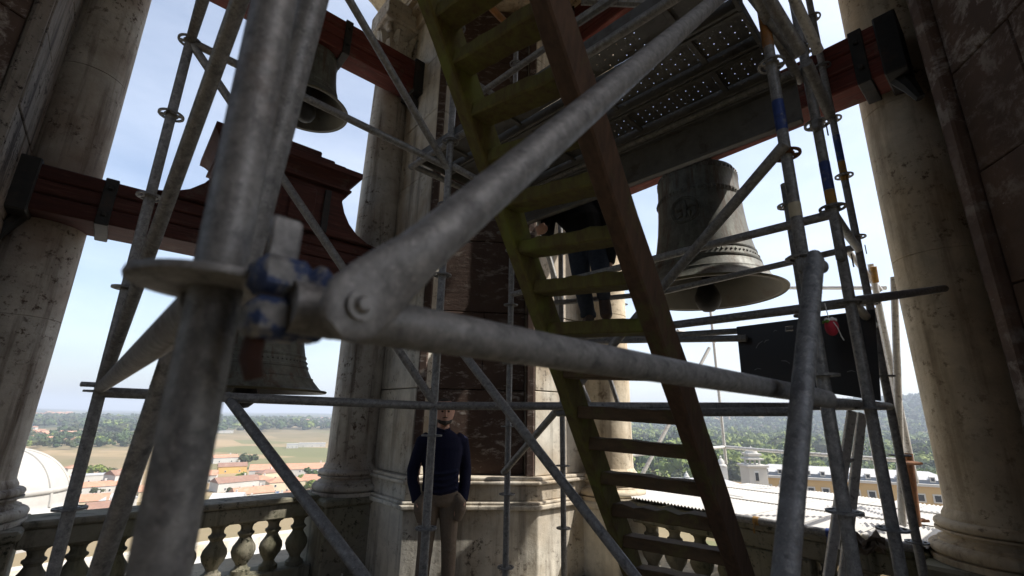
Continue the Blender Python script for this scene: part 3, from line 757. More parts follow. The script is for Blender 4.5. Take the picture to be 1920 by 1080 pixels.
standard(*P_B, 0, 4.6, hB(390, 1562), [(hB(357, 1555), hB(305, 1545), 'blue_paint'), (hB(385, 1560), hB(358, 1556), 'yellow_paint')], n=26)
hC = lambda y, x: hpx(x, y, P_C)
standard(*P_C, 0, 5.2, hC(330, 1583), [(hC(302, 1577), hC(255, 1568), 'blue_paint'), (hC(340, 1585), hC(304, 1578), 'yellow_paint')], n=22)
hS2 = lambda y, x: hpx(x, y, P_S2)
standard(*P_S2, 0, 4.6, hS2(215, 318), n=26)
hS4 = lambda y, x: hpx(x, y, P_S4)
standard(*P_S4, 0, 5.2, hS4(990, 806), n=22)
standard(*P_D, 0, 5.6, 1.02, n=18)
standard(*P_E, 0, 4.6, hpx(1055, 873, P_E), n=18)
standard(3.35, 5.62, -6, 4.6, hpx(1190, 848, (3.35, 5.62)), n=14, mat='pale_aluminium')
# ledgers round the near bay
tube(S(.43, .092, 1.692), S(.35, 1.822, 1.679), n=48, ends=.05)['label'] = 'thick nearest ledger crossing the middle'
tube(S(*P_T1, HT-.01), S(*P_S2, HS2), n=40, ends=.03)
tube(S(*P_S2, HS2-.02), S(*P_S4, HJ-.02), n=20)
MB().tube(W(153, 720, 2.1), W(195, 722, 2.12), .012, 10).build('ledger_stub', MT['dull_steel'], SF)
tube(S(*P_S4, HJ-.02), S(*P_C, HC_), n=20)
tube(W(1045, 774, 3.05), W(1495, 772, 2.5), n=16, mat='dull_steel')
tube(S(*P_A, HA_), S(*P_C, HC_), n=24)
tube(S(*P_S2, HS2U), S(*P_S4, HU+.02), n=18)
tube(S(*P_S2, HS2U), S(*P_T1, HS2U), n=20)
def onT(px, py, t=None, s=None):
    D = ray(px, py); k = s/(s2*(D[1]-D[0])) if s is not None else t/(s2*(D[0]+D[1])); return EYE+D*k
# diagonal braces
bt = onT(668, 575, s=.36); top = onT(1415, -62, s=.40)
dv = (top-bt)/np.linalg.norm(top-bt)
BR = MB().tube(bt+dv*.085, top, RT*1.0, 48).build('diagonal_brace', MT['galvanised_steel'], SF)
BR['label'] = 'thick nearest diagonal brace'
# flattened lower end of the big brace with its bolt
nrm = np.cross(dv, V3(0, 0, 1)); nrm /= np.linalg.norm(nrm)
if np.dot(nrm, -bt+EYE) < 0: nrm = -nrm
side = np.cross(nrm, dv)
fl_ = MB(); rings = []
for s_, wa, th_ in ((-.028, .012, .006), (-.022, .022, .0065), (-.005, .031, .007), (.02, .032, .0075), (.05, .029, .013), (.085, RT, RT), (.10, RT, RT)):
    rings.append((bt+dv*s_, wa, th_))
n_ = 28
vs = [c+side*wa*math.cos(2*math.pi*j/n_)+nrm*th_*math.copysign(abs(math.sin(2*math.pi*j/n_))**.7, math.sin(2*math.pi*j/n_)) for c, wa, th_ in rings for j in range(n_)]
fs = [(i*n_+j, i*n_+(j+1) % n_, (i+1)*n_+(j+1) % n_, (i+1)*n_+j) for i in range(len(rings)-1) for j in range(n_)]+[tuple(range(n_))]
fl_.add(vs, fs).build('flattened_end', MT['galvanised_steel'], BR)
MB().tube(bt-nrm*.02, bt+nrm*.011, .013, 24).tube(bt+nrm*.01, bt+nrm*.016, .0085, 20, .005).build('bolt', MT['galvanised_steel'], BR)
# wedge heads at the near joint
tdir = S(0, 1)-S(0, 0); sdir = S(1, 0)-S(0, 0)
MR = np.array([tdir, sdir, V3(0, 0, 1)]).T
j0 = S(.47, .099, 1.714)
jc = W(528, 562, .425)
wh = MB().box(jc+V3(0, 0, .020)-tdir*.004, (.050, .040, .036), MR, .008).box(jc-V3(0, 0, .020)-tdir*.004, (.050, .040, .038), MR, .008).box(jc+tdir*.030, (.030, .046, .074), MR, .011)
wh.box(jc+tdir*.052-V3(0, 0, .002), (.030, .040, .056), MR, .012)
WHD = wh.build('wedge_head', MT['painted_casting'], SF)
MB().box(jc-tdir*.006+V3(0, 0, .058), (.030, .008, .046), MR, .004).build('wedge', MT['galvanised_steel'], WHD)
MB().sweep([jc-tdir*.016-V3(0, 0, .034), jc-tdir*.018-V3(0, 0, .055), jc-tdir*.012-V3(0, 0, .074)], [(.005, .009), (.0055, .010), (.005, .008)], 10).build('wedge_tip', MT['dark_rust'], WHD)
MB().box(S(*P_T1, HT)+sdir*.052-V3(0, 0, .006), (.030, .034, .062), MR, .008).build('wedge_head', MT['dull_steel'], SF)
tube(S(*P_S2, HS2), W(455, -14, 1.40), 'diagonal_brace', n=24)
tube(onT(322, 672, t=.10), onT(183, 1085, t=.10), 'diagonal_brace', n=30) if False else tube(W(362, 548, 1.15), W(180, 1090, 1.22), 'diagonal_brace', n=30)
tube(W(590, -14, .78), W(437, 560, .70), 'diagonal_brace', 'galvanised_steel', n=30)
tube(S(*P_S2, HS2U), S(2.34, 1.69, HJ), 'diagonal_brace', n=16)
tube(W(648, -12, 2.7), S(*P_S4, HU), 'diagonal_brace', n=16)
tube(W(425, 742, 2.35), W(690, 1092, 1.75), 'diagonal_brace', n=20, mat='dull_steel')
tube(W(832, 615, 2.75), W(1200, 1092, 2.0), 'diagonal_brace', n=20)
tube(W(1472, 270, 1.92), W(944, 886, 3.55), 'diagonal_brace', n=18)
# right hand cluster
tube(W(1527, 488, 1.30), W(1470, 1100, .86), 'diagonal_brace', n=36, mat='dull_steel')['label'] = 'stout leaning brace with a flattened top before the black sheet'
MB().tube(W(1528, 512, 1.27), W(1526, 476, 1.31), .017, 16).tube(W(1514, 505, 1.28), W(1541, 500, 1.30), .02, 16).build('swivel_coupler', MT['dull_steel'], SF)
MB().tube(W(1505, 741, 1.08), W(1552, 749, 1.12), .0215, 28, hollow=True).build('open_tube_end', MT['galvanised_steel'], SF)
tube(S(*P_B, hB(402, 1560)), S(*P_D, hB(402, 1560)-.02), n=18)
tube(S(*P_B, hB(405, 1560)), S(*P_C, hC(468, 1615)), 'diagonal_brace', n=20)
tube(S(*P_B, hB(560, 1585)), S(*P_C, hC(610, 1640)), 'diagonal_brace', n=20, mat='pale_aluminium')
tube(S(*P_C, hC(462, 1612)), onT(1205, 556, t=3.38), n=16)
tube(W(1770, 541, 3.15), S(*P_B, hB(566, 1588)), n=16, mat='dull_steel')
tube(S(*P_B, hB(568, 1588)), S(2.70, 2.69, hB(566, 1588)), n=18, mat='dull_steel')
tube(S(*P_E, hC(600, 1640)+.0), onT(1400, 634, t=3.38), n=16, mat='dull_steel')
tube(S(*P_C, hC(605, 1640)), S(*P_E, hC(600, 1640)), n=14, mat='dull_steel')
for p, q in (((1440, -5, 1.9), (1503, 100, 1.95)), ((1487, -5, 2.2), (1535, 98, 2.3)), ((1512, 118, 2.1), (1556, 215, 2.3)), ((1400, -20, 2.3), (1496, 105, 2.2))):
    tube(W(*p), W(*q), 'diagonal_brace', n=14, mat='dull_steel' if p[0] != 1487 else 'pale_aluminium')
for st, y, x in ((P_B, 240, 1533), (P_B, 95, 1512), (P_A, 500, 1512), (P_B, 480, 1583), (P_C, 462, 1613)):
    c = S(*st, hpx(x, y, st))
    MB().box(c-tdir*.045+V3(0, 0, -.005), (.045, .035, .06), MR, .006).box(c-tdir*.045+V3(0, 0, .03), (.012, .006, .06), MR, .002).build('wedge_head', MT['dull_steel'], SF)
    MB().box(c-sdir*.04-V3(0, 0, .03), (.012, .006, .07), MR, .002).build('wedge', MT['black_iron'], SF)
# short rack-like standard behind the second pole
hB2 = standard(.62, 3.05, 2.0, 3.05, 2.2, mat='dull_steel', n=14, step=.35)
# upper guard rails by the corner pier
for p, q, mt in (((1010, 2, 3.55), (862, 118, 3.7), 'galvanised_steel'), ((1040, 78, 3.2), (880, 190, 3.65), 'galvanised_steel')):
    tube(W(*p), W(*q), n=14, mat=mt)
tube(W(905, -2, 4.6), W(955, 50, 4.7), 'guard_board', 'orange_paint', r=.035, n=8)
tube(W(883, 150, 4.2), W(985, 215, 4.3), 'diagonal_brace', n=10)
tube(W(850, 312, 3.2), W(900, 340, 3.2), 'diagonal_brace', n=10)
# inner rows behind the climbing man
tube(W(1030, 470, 4.6), W(1058, 660, 4.4), 'diagonal_brace', n=12, mat='pale_aluminium')
tube(W(1003, 388, 4.3), W(1052, 565, 4.3), 'diagonal_brace', n=12, mat='pale_aluminium')
tube(W(1120, 640, 4.9), W(1160, 760, 4.8), 'diagonal_brace', n=12, mat='dull_steel')
tube(W(1078, 690, 4.8), W(1110, 770, 4.8), 'diagonal_brace', n=12, mat='dull_steel')
tube(W(1020, 570, 4.2), W(1210, 552, 4.1), n=12)
tube(S(*P_E, 2.36), W(1215, 612, 4.05), n=14, mat='dull_steel')
# deck of perforated steel planks with its toe beam
HD = 3.61
DK = MB()
def plank(t0, t1, s0, s1, h):
    me = MB(); cs = .056; nx = int((s1-s0)/cs); ny = int((t1-t0-.04)/cs); ox = s0+((s1-s0)-nx*cs)/2; oy = t0+((t1-t0)-ny*cs)/2
    vid = {}
    def gv_(x, y):
        k = (round(x, 4), round(y, 4))
        if k not in vid: vid[k] = len(me.v); me.v.append(tuple(S(x, y, h)))
        return vid[k]
    for i in range(nx):
        for j in range(ny):
            x0, y0 = ox+i*cs, oy+j*cs; cx, cy = x0+cs/2, y0+cs/2
            sq = [gv_(x0, y0), gv_(cx, y0), gv_(x0+cs, y0), gv_(x0+cs, cy), gv_(x0+cs, y0+cs), gv_(cx, y0+cs), gv_(x0, y0+cs), gv_(x0, cy)]
            rr = (.0029 if (i+j) % 2 else .0016)
            o = len(me.v)
            for q in range(8):
                a = math.pi*(1.25+q/4); me.v.append(tuple(S(cx+rr*math.cos(a), cy+rr*math.sin(a), h)))
            me.f += [(sq[q], sq[(q+1) % 8], o+(q+1) % 8, o+q) for q in range(8)]
    ob = me.build('deck_plank', MT['deck_steel'], SF, smooth=False)
    m2 = MB()
    for t_e in (t0+.012, t1-.012):
        m2.box(S((s0+s1)/2, t_e, h-.018), (s1-s0, .022, .075), SR, .003)
    for k in range(4):
        sx = s0+(k+.5)*(s1-s0)/4; m2.box(S(sx, (t0+t1)/2, h-.012), (.03, t1-t0-.05, .02), SR, .002)
    m2.box(S(s0+.01, (t0+t1)/2, h-.03), (.02, t1-t0, .07), SR, .002).box(S(s1-.01, (t0+t1)/2, h-.03), (.02, t1-t0, .07), SR, .002)
    m2.build('plank_frame', MT['deck_steel'], ob, smooth=False)
for t0, t1 in ((1.735, 2.04), (2.05, 2.355), (2.365, 2.67)): plank(t0, t1, .475, 2.85, HD)
tube(S(2.9, 1.72, HD-.10), S(.36, 1.72, HD-.10), n=16)
tube(S(2.9, 2.70, HD-.06), S(.36, 2.70, HD-.06), n=16, r=.03)
fb = MB().box(S(1.64, 2.70, 3.355), (2.46, .012, .28), SR, .002).box(S(1.64, 2.68, 3.225), (2.46, .055, .02), SR, .003).box(S(1.64, 2.68, 3.49), (2.46, .055, .02), SR, .003)
fb.build('toe_beam', MT['deck_steel'], SF, smooth=False)
tube(S(.40, 1.74, HD-.09), S(.40, 2.75, HD-.09), n=14)
tube(S(2.88, 1.74, HD-.09), S(2.88, 2.75, HD-.09), n=14)
# light steel lattice glimpsed above the big brace
tube(W(1245, -12, 3.0), W(1222, 70, 2.9), 'lattice_strut', 'galvanised_steel', r=.022, n=8)
tube(W(1255, -6, 3.0), W(1292, 28, 3.0), 'lattice_strut', 'galvanised_steel', r=.014, n=8)
tube(W(1090, 1, 3.1), W(1300, 10, 3.0), 'lattice_chord', 'galvanised_steel', r=.03, n=8)
tube(W(1062, 55, 2.9), W(1160, -10, 2.7), 'lattice_chord', 'dull_steel', r=.03, n=8)

# ------------------------------------------------------------------ wooden ladder
LD = thing('wooden_ladder', 'tall mossy brown wooden ladder leaning across the middle of the belfry', 'ladder', W(1290, 1300, 2.4))
l0, l1 = W(815, 0, 1.72), W(1190, 1080, 2.5); r0, r1 = W(1030, 0, 1.45), W(1390, 1080, 2.15)
wdir = (r0-l0)/np.linalg.norm(r0-l0)
def rail(p0, p1, mat, wdt, dep, name):
    ax = (p1-p0)/np.linalg.norm(p1-p0); y = np.cross(ax, wdir); y /= np.linalg.norm(y); x = np.cross(y, ax)
    M = np.array([x, y, ax]).T; Ln = np.linalg.norm(p1-p0)
    e0, e1 = p0-ax*.55, p1+ax*(p1[2]/-ax[2] if ax[2] < 0 else .4)
    m_ = MB(); k = 26; vs = []; rr = random.Random(len(mat))
    for i in range(k+1):                                             # hewn rail: slightly wavering section, worn arrises
        c = e0+(e1-e0)*i/k+x*rr.uniform(-.0025, .0025); a = wdt/2+rr.uniform(-.002, .002); b_ = dep/2+rr.uniform(-.002, .002); q = .007
        for sx, sy in ((a-q, -b_), (a, -b_+q), (a, b_-q), (a-q, b_), (-a+q, b_), (-a, b_-q), (-a, -b_+q), (-a+q, -b_)): vs.append(c+x*sx+y*sy)
    fs = [(i*8+j, i*8+(j+1) % 8, (i+1)*8+(j+1) % 8, (i+1)*8+j) for i in range(k) for j in range(8)]+[tuple(range(8)), tuple(range(k*8, k*8+8))]
    m_.add(vs, fs).build(name, MT[mat], LD); return y, ax
yv, axl = rail(l0, l1, 'mossy_wood', .066, .125, 'side_rail')
_, axr = rail(r0, r1, 'ladder_wood', .072, .125, 'side_rail')
for k, f_ in enumerate([-.19, -.117, -.045, .0258, .0826, .150, .213, .276, .346, .410, .481, .557, .633, .695, .766, .836, .908, .986, 1.06, 1.13]):
    pl, pr_ = l0+(l1-l0)*f_, r0+(r1-r0)*(1.14*f_-.08)
    if pl[2] < .1: break
    ax = (pr_-pl)/np.linalg.norm(pr_-pl); up = -(axl+axr); up /= np.linalg.norm(up)
    dep = np.cross(up, ax); dep /= np.linalg.norm(dep); up2 = np.cross(ax, dep)
    flat = V3(0, 0, 1)-ax*ax[2]; flat /= np.linalg.norm(flat); dd = np.cross(flat, ax)
    M = np.array([ax, dd, flat]).T
    rr = random.Random(k)
    nseg = 9; vs = []
    Lh = np.linalg.norm(pr_-pl)/2-.028; c0 = (pl+pr_)/2
    for i in range(nseg+1):
        xx = -Lh+2*Lh*i/nseg; wv = .0 if i in (0, nseg) else rr.uniform(-.004, .003)
        if k == 15: wv *= 2.6
        hx, hz_, q = .052+wv, .029, .006
        for sy, sz in ((-hx+q, -hz_), (hx-q, -hz_), (hx, -hz_+q), (hx, hz_-q+wv), (hx-q, hz_+wv), (-hx+q, hz_+wv), (-hx, hz_-q+wv), (-hx, -hz_+q)):
            vs.append(c0+ax*xx+dd*sy+flat*sz)
    fs = [(i*8+j, i*8+(j+1) % 8, (i+1)*8+(j+1) % 8, (i+1)*8+j) for i in range(nseg) for j in range(8)]+[tuple(range(8)), tuple(range(nseg*8, nseg*8+8))]
    MB().add(vs, fs).build('tread', MT['mossy_wood' if k < 11 else 'wood_tread'], LD)

# ------------------------------------------------------------------ black sheet and the hanging ornament
ps = [onT(1381, 613, t=3.44), onT(1640, 580, t=3.44), onT(1652, 752, t=3.44), onT(1391, 712, t=3.44)]
BS = thing('black_board', 'black scuffed sheet with a round notch hung on the scaffold in the right opening', 'board', ps[3])
pn = np.cross(ps[1]-ps[0], ps[3]-ps[0]); pn /= np.linalg.norm(pn)
me = MB(); N_, M_ = 34, 24
hole = (W(1491, 616, 3)-EYE)
def bil(a, b_): return (ps[0]*(1-a)+ps[1]*a)*(1-b_)+(ps[3]*(1-a)+ps[2]*a)*b_
hc, hr_ = (.42, .13), .022
pts2 = [(x, 0) for x in np.linspace(0, .36, 4)]+[(.36, 0), (.48, 0)]+[(x, 0) for x in np.linspace(.48, 1, 4)]
quads = [((0, 0), (.39, 0), (.39, .2), (0, .2)), ((.45, 0), (1, 0), (1, .2), (.45, .2)), ((0, .2), (1, .2), (1, 1), (0, 1)), ((.39, 0), (.45, 0), (.45, .09), (.39, .09)), ((.39, .165), (.45, .165), (.45, .2), (.39, .2))]
for q in quads:
    a_ = [bil(*p)-pn*.004 for p in q]; b2 = [bil(*p)+pn*.004 for p in q]
    me.add(a_+b2, [(0, 1, 2, 3), (7, 6, 5, 4), (0, 4, 5, 1), (1, 5, 6, 2), (2, 6, 7, 3), (3, 7, 4, 0)])
me.build('sheet', MT['black_sheet'], BS, smooth=False, fix=False)
for (x, y, ln, an) in ((.15, .42, .10, .9), (.22, .33, .05, .6), (.34, .62, .07, -.3), (.12, .80, .06, .3), (.42, .78, .09, -.25), (.30, .16, .03, .2), (.8, .72, .06, .1)):
    a0 = bil(x, y); a1 = bil(x+ln*math.cos(an)*.6, y-ln*math.sin(an)); sgn = 1 if np.dot(pn, EYE-a0) > 0 else -1
    a1 = a0+(a1-a0)*1.6; d_ = (a1-a0); w_ = np.cross(d_, pn); w_ /= np.linalg.norm(w_)
    MB().strip([a0+pn*.0055*sgn, (a0+a1)/2+w_*.007+pn*.0055*sgn, a1+pn*.0055*sgn], [a0+w_*.004+pn*.0055*sgn, (a0+a1)/2+w_*.012+pn*.0055*sgn, a1+w_*.003+pn*.0055*sgn]).build('scuff', MT['galvanised_steel'], BS)
oc = W(1559, 612, 1.62)
OR = thing('hanging_ornament', 'small red knitted ornament with white and green top tied to a scaffold tube', 'ornament', oc)
MB().lathe([(.001, -.034), (.010, -.031), (.018, -.02), (.0215, -.004), (.020, .012), (.015, .020), (.001, .022)], oc, 16).build('body', MT['knit_red'], OR)
m_ = MB()
for i in range(7):
    q = i*.9; m_.lathe([(.001, -.008), (.006, -.005), (.008, 0), (.006, .005), (.001, .008)], oc+V3(.012*math.cos(q), .012*math.sin(q), .021+.003*(i % 2)), 8)
m_.build('white_trim', MT['knit_white'], OR)
m_ = MB()
for i in range(4):
    q = i*1.5+2.4; m_.lathe([(.001, -.007), (.006, -.004), (.007, 0), (.005, .004), (.001, .006)], oc+V3(.017*math.cos(q)-.006, .012*math.sin(q), .017), 8)
m_.build('green_leaf', MT['knit_green'], OR)
MB().sweep([oc+V3(-.004, 0, .026), oc+V3(-.008, 0, .055), oc+V3(-.01, 0, .085)], .0015, 6).build('hanging_thread', MT['knit_white'], OR)
MB().sweep([oc+V3(-.006, -.021, .012), oc+V3(.002, -.026, -.01), oc+V3(.014, -.02, -.038), oc+V3(.022, -.018, -.052)], .0014, 6).build('loose_thread', MT['knit_white'], OR)
# ------------------------------------------------------------------ people
def soft(name, mb, mat, parent, vox=.009, it=6):
    o = mb.build(name, mat, parent, smooth=True)
    r_ = o.modifiers.new('skin', 'REMESH'); r_.mode = 'VOXEL'; r_.voxel_size = vox; r_.use_smooth_shade = True
    s_ = o.modifiers.new('smooth', 'SMOOTH'); s_.iterations = it; s_.factor = .5
    return o
def figure(origin, yaw, sc):
    c, s = math.cos(yaw), math.sin(yaw); M = np.array([[c, -s, 0], [s, c, 0], [0, 0, 1]])*sc
    return lambda x, y, z: np.array(origin)+M@np.array([x, y, z])
def head(mb, P, hc, k=1.0):
    # P maps local coordinates; hc = chin-to-crown base offset (x, y, z of the head centre), face towards -y
    x, y, z = hc
    secs = [(-.118, .030, .026, -.062), (-.105, .045, .040, -.052), (-.08, .066, .054, -.034), (-.04, .085, .066, -.014), (.0, .096, .073, 0), (.045, .101, .077, .006), (.08, .095, .074, .010), (.105, .072, .058, .012), (.122, .035, .03, .012)]
    mb.sweep([P(x, y+o, z+h) for h, d, w_, o in secs], [(d*k, w_*k) for h, d, w_, o in secs], 20)
    mb.sweep([P(x, y-.085, z+.028), P(x, y-.106, z-.004), P(x, y-.116, z-.026), P(x, y-.092, z-.036)], [.010, .012, .0155, .010], 8)      # nose
    mb.sweep([P(x-.045, y-.078, z+.035), P(x, y-.094, z+.038), P(x+.045, y-.078, z+.035)], .0105, 8)                                       # brow
    mb.sweep([P(x-.024, y-.078, z-.062), P(x, y-.089, z-.062), P(x+.024, y-.078, z-.062)], .0085, 8)                                       # lips
    for sg in (-1, 1):
        mb.sweep([P(x+sg*.074, y+.006, z+.028), P(x+sg*.084, y+.016, z+.006), P(x+sg*.075, y+.006, z-.028)], [.010, .014, .009], 8)         # ears
def eyes(P, hc, body):
    x, y, z = hc
    for sg in (-1, 1):
        MB().lathe([(.001, -.009), (.008, -.006), (.011, 0), (.008, .006), (.001, .009)], P(x+sg*.031, y-.079, z+.012), 10).build('eye', MT['dark_hair'], body)
man = V3(-.63, 4.58, 0)
P = figure(man, math.radians(14), .968)
PM = thing('person', 'man in navy sweater and khaki trousers standing with hands in his pockets', 'person', man)
hc = (.0, -.015, 1.672)
m_ = MB(); head(m_, P, hc)
m_.sweep([P(0, .035, 1.62), P(0, .03, 1.54), P(0, .03, 1.44)], [(.058, .055), (.058, .058), (.075, .08)], 16)
m_.sweep([P(0, .02, 1.43), P(0, .01, 1.32), P(0, .02, 1.10), P(0, .02, .92)], [(.07, .12), (.09, .14), (.09, .13), (.10, .145)], 20)
for sg in (-1, 1):
    m_.sweep([P(sg*.09, .02, .92), P(sg*.10, .01, .50), P(sg*.115, .03, .09)], [.075, .05, .038], 12)
    m_.sweep([P(sg*.15, .02, 1.37), P(sg*.248, .06, 1.13), P(sg*.212, -.045, .90)], [.04, .036, .029], 12)
    m_.sweep([P(sg*.217, -.043, .905), P(sg*.196, -.085, .85), P(sg*.178, -.098, .79)], [(.028, .020), (.042, .022), (.036, .016)], 10)      # palm going into the pocket
    m_.sweep([P(sg*.205, -.075, .885), P(sg*.222, -.118, .855), P(sg*.208, -.132, .83)], [.012, .011, .009], 8)                            # thumb outside the pocket
    for f_ in range(4):
        m_.sweep([P(sg*(.190-.016*f_), -.095, .80), P(sg*(.184-.016*f_), -.100, .75+.006*abs(f_-1.5)), P(sg*(.178-.014*f_), -.092, .72+.008*abs(f_-1.5))], [.010, .009, .007], 6)
body = soft('body', m_, MT['skin'], PM, .0065, 4)
eyes(P, hc, body)
m_ = MB()
m_.sweep([P(0, .02, 1.515), P(0, .022, 1.475), P(0, .022, 1.43), P(0, .012, 1.34), P(0, .01, 1.22), P(0, .012, 1.08), P(0, .012, .965), P(0, .012, .905)],
         [(.062, .066), (.085, .125), (.10, .172), (.122, .190), (.124, .182), (.120, .168), (.124, .170), (.118, .166)], 24)
for sg in (-1, 1):
    m_.sweep([P(sg*.13, .02, 1.44), P(sg*.188, .03, 1.395), P(sg*.226-.004, .05, 1.27), P(sg*.256-.010, .068, 1.13), P(sg*.250-.008, .03, 1.03), P(sg*.222, -.035, .905), P(sg*.215, -.055, .865)], [.06, .074, .064, .058, .056, .048, .046], 14)
    for zz in (1.18, 1.08, 1.03): m_.sweep([P(sg*.215, .02, zz+.03), P(sg*.265, .01, zz), P(sg*.285, .06, zz+.01)], .012, 6)
for k in range(4):
    m_.sweep([P(-.15+.02*k, -.105, .96+.05*k), P(0, -.125, .95+.055*k), P(.15, -.10, .985+.05*k)], .013, 6)
sw = soft('sweater', m_, MT['navy_wool'], PM, .008, 5)
m_ = MB(); m_.sweep([P(-.06, .05, 1.525), P(-.05, -.03, 1.512), P(0, -.058, 1.50), P(.05, -.03, 1.512), P(.06, .05, 1.525), P(0, .085, 1.535), P(-.06, .05, 1.525)], .013, 8)
m_.build('collar', MT['navy_wool'], sw)
m_ = MB()
m_.sweep([P(0, .012, .98), P(0, .012, .93), P(0, .016, .86), P(0, .016, .82)], [(.115, .165), (.122, .174), (.12, .176), (.10, .15)], 24)
for sg in (-1, 1):
    m_.sweep([P(sg*.085, .015, .90), P(sg*.098, .01, .72), P(sg*.108, .0, .49), P(sg*.118, .018, .28), P(sg*.125, .022, .085), P(sg*.125, .02, .05)], [(.105, .092), (.096, .088), (.076, .070), (.074, .064), (.072, .062), (.074, .064)], 16)
    m_.sweep([P(sg*.15, -.07, .93), P(sg*.190, -.078, .855), P(sg*.187, -.085, .80), P(sg*.165, -.08, .70)], [.03, .056, .056, .036], 12)                                   # bulge of the hand in the pocket
    for zz in (.52, .46, .16, .12): m_.sweep([P(sg*.06, -.055, zz), P(sg*.11, -.074, zz-.015), P(sg*.165, -.05, zz+.01)], .011, 6)
soft('trousers', m_, MT['khaki_cotton'], PM, .008, 4)
for sg in (-1, 1):
    MB().sweep([P(sg*.125, .085, .045), P(sg*.127, .03, .055), P(sg*.133, -.08, .042), P(sg*.142, -.16, .032), P(sg*.144, -.185, .028)], [(.04, .036), (.05, .042), (.04, .046), (.03, .042), (.016, .022)], 14).build('shoe', MT['brown_leather'], PM)
m_ = MB()
m_.sweep([P(0, .030, 1.66), P(0, .03, 1.70), P(0, .022, 1.74), P(0, .014, 1.775), P(0, .01, 1.80), P(0, .01, 1.812)], [(.082, .080), (.092, .083), (.099, .083), (.092, .074), (.06, .05), (.02, .02)], 20)
soft('hair', m_, MT['dark_hair'], PM, .007, 3)
m_ = MB()
m_.sweep([P(-.07, -.02, 1.635), P(-.052, -.062, 1.592), P(0, -.094, 1.572), P(.052, -.062, 1.592), P(.07, -.02, 1.635)], [(.012, .012), (.018, .022), (.02, .026), (.018, .022), (.012, .012)], 10)
m_.sweep([P(-.03, -.09, 1.622), P(0, -.104, 1.626), P(.03, -.09, 1.622)], .007, 6)
soft('beard', m_, MT['dark_hair'], PM, .006, 3)

# the man climbing behind the ladder, seen from behind, bent forward
o2 = W(1106, 606, 4.05)
P2 = thing('person', 'man in black jacket and jeans climbing the scaffold behind the ladder, bent forward', 'person', o2)
hipL, hipR = W(1083, 446, 3.98), W(1117, 444, 3.98); hip = (hipL+hipR)/2
shL, shR = W(1034, 392, 4.16), W(1116, 386, 4.10); neck = (shL+shR)/2+V3(-.02, .06, .03)
hd = W(1040, 368, 4.36)
elL, haL = W(1026, 436, 3.98), W(1014, 428, 3.90)
elR, haR = W(1147, 452, 3.84), W(1141, 500, 3.78)
knL, anL = W(1090, 528, 3.90), W(1103, 590, 4.03)
knR, anR = W(1127, 512, 3.72), W(1132, 556, 3.93)
m_ = MB()
m_.lathe([(.001, -.12), (.05, -.105), (.075, -.06), (.085, 0), (.08, .06), (.055, .1), (.001, .115)], hd, 16)
m_.sweep([hd, neck, hip+(neck-hip)*.5, hip], [.05, .06, .11, .11], 16)
for a_, b_, c_ in ((shL, elL, haL), (shR, elR, haR)): m_.sweep([a_, b_, c_], [.05, .04, .03], 12)
for a_, b_, c_ in ((hipL, knL, anL), (hipR, knR, anR)): m_.sweep([a_, b_, c_], [.07, .05, .04], 12)
# left hand closed round the tube, right hand hanging relaxed
gx = W(1014, 431, 3.88); ta = W(1052, 565, 3.98)-W(1003, 388, 3.85); ta /= np.linalg.norm(ta)
e1 = np.cross(ta, V3(0, 1, 0)); e1 /= np.linalg.norm(e1); e2 = np.cross(ta, e1)
m_.sweep([haL, gx+e2*.03+e1*.03], [.03, .036], 10)
for f_ in range(4):
    m_.sweep([gx+ta*(-.03+.02*f_)+(e1*math.cos(q)+e2*math.sin(q))*.034 for q in np.linspace(.6, 4.6, 7)], [.0105]*5+[.009, .007], 8)
m_.sweep([gx-ta*.04+(e1*math.cos(q)+e2*math.sin(q))*.036 for q in np.linspace(.7, -1.6, 5)], [.013, .013, .012, .011, .008], 8)
dn = V3(-.10, .15, -.98)
m_.sweep([haR, haR+dn*.05, haR+dn*.10], [(.02, .028), (.018, .042), (.014, .038)], 10)
for f_, ln in enumerate((.07, .08, .075, .06)):
    q0 = haR+dn*.095+V3(-.030+.02*f_, 0, 0); m_.sweep([q0, q0+dn*ln*.5+V3(0, .006, 0), q0+dn*ln+V3(0, .022, 0)], [.0095, .0085, .0065], 7)
m_.sweep([haR+dn*.02+V3(-.03, .01, 0), haR+dn*.06+V3(-.05, .02, 0), haR+dn*.10+V3(-.048, .03, 0)], [.013, .011, .008], 7)
soft('body', m_, MT['skin'], P2, .007, 3)
m_ = MB()
mid = hip+(neck-hip)*.5+V3(.02, .0, .05)
m_.sweep([hip+V3(.01, -.01, -.02), hip+(neck-hip)*.25+V3(.01, -.02, .05), mid, neck-V3(0, .05, .03), neck+V3(-.01, .02, .02)], [(.15, .165), (.15, .18), (.15, .20), (.13, .20), (.08, .09)], 20)
m_.sweep([shL, neck, shR], [.085, .10, .085], 14)
m_.sweep([shL, (shL+elL)/2+V3(-.01, 0, 0), elL, elL+(haL-elL)*.8], [.082, .07, .062, .046], 14)
m_.sweep([shR, (shR+elR)/2+V3(.02, 0, 0), elR, elR+(haR-elR)*.88], [.085, .072, .064, .048], 14)
MB().lathe([(.001, -.13), (.055, -.115), (.082, -.06), (.094, 0), (.09, .07), (.062, .115), (.001, .13)], hd+V3(.005, -.012, .008), 18).build('hair', MT['dark_hair'], P2)
soft('jacket', m_, MT['black_cloth'], P2, .009, 4)
m_ = MB()
m_.sweep([hip+V3(0, .02, .06), hip, hip-V3(0, 0, .08)], [(.135, .17), (.14, .18), (.11, .165)], 20)
m_.sweep([hipL, (hipL+knL)/2, knL, (knL+anL)/2, anL], [.105, .093, .073, .07, .063], 16)
m_.sweep([hipR, (hipR+knR)/2, knR, (knR+anR)/2, anR], [.105, .092, .073, .066, .058], 16)
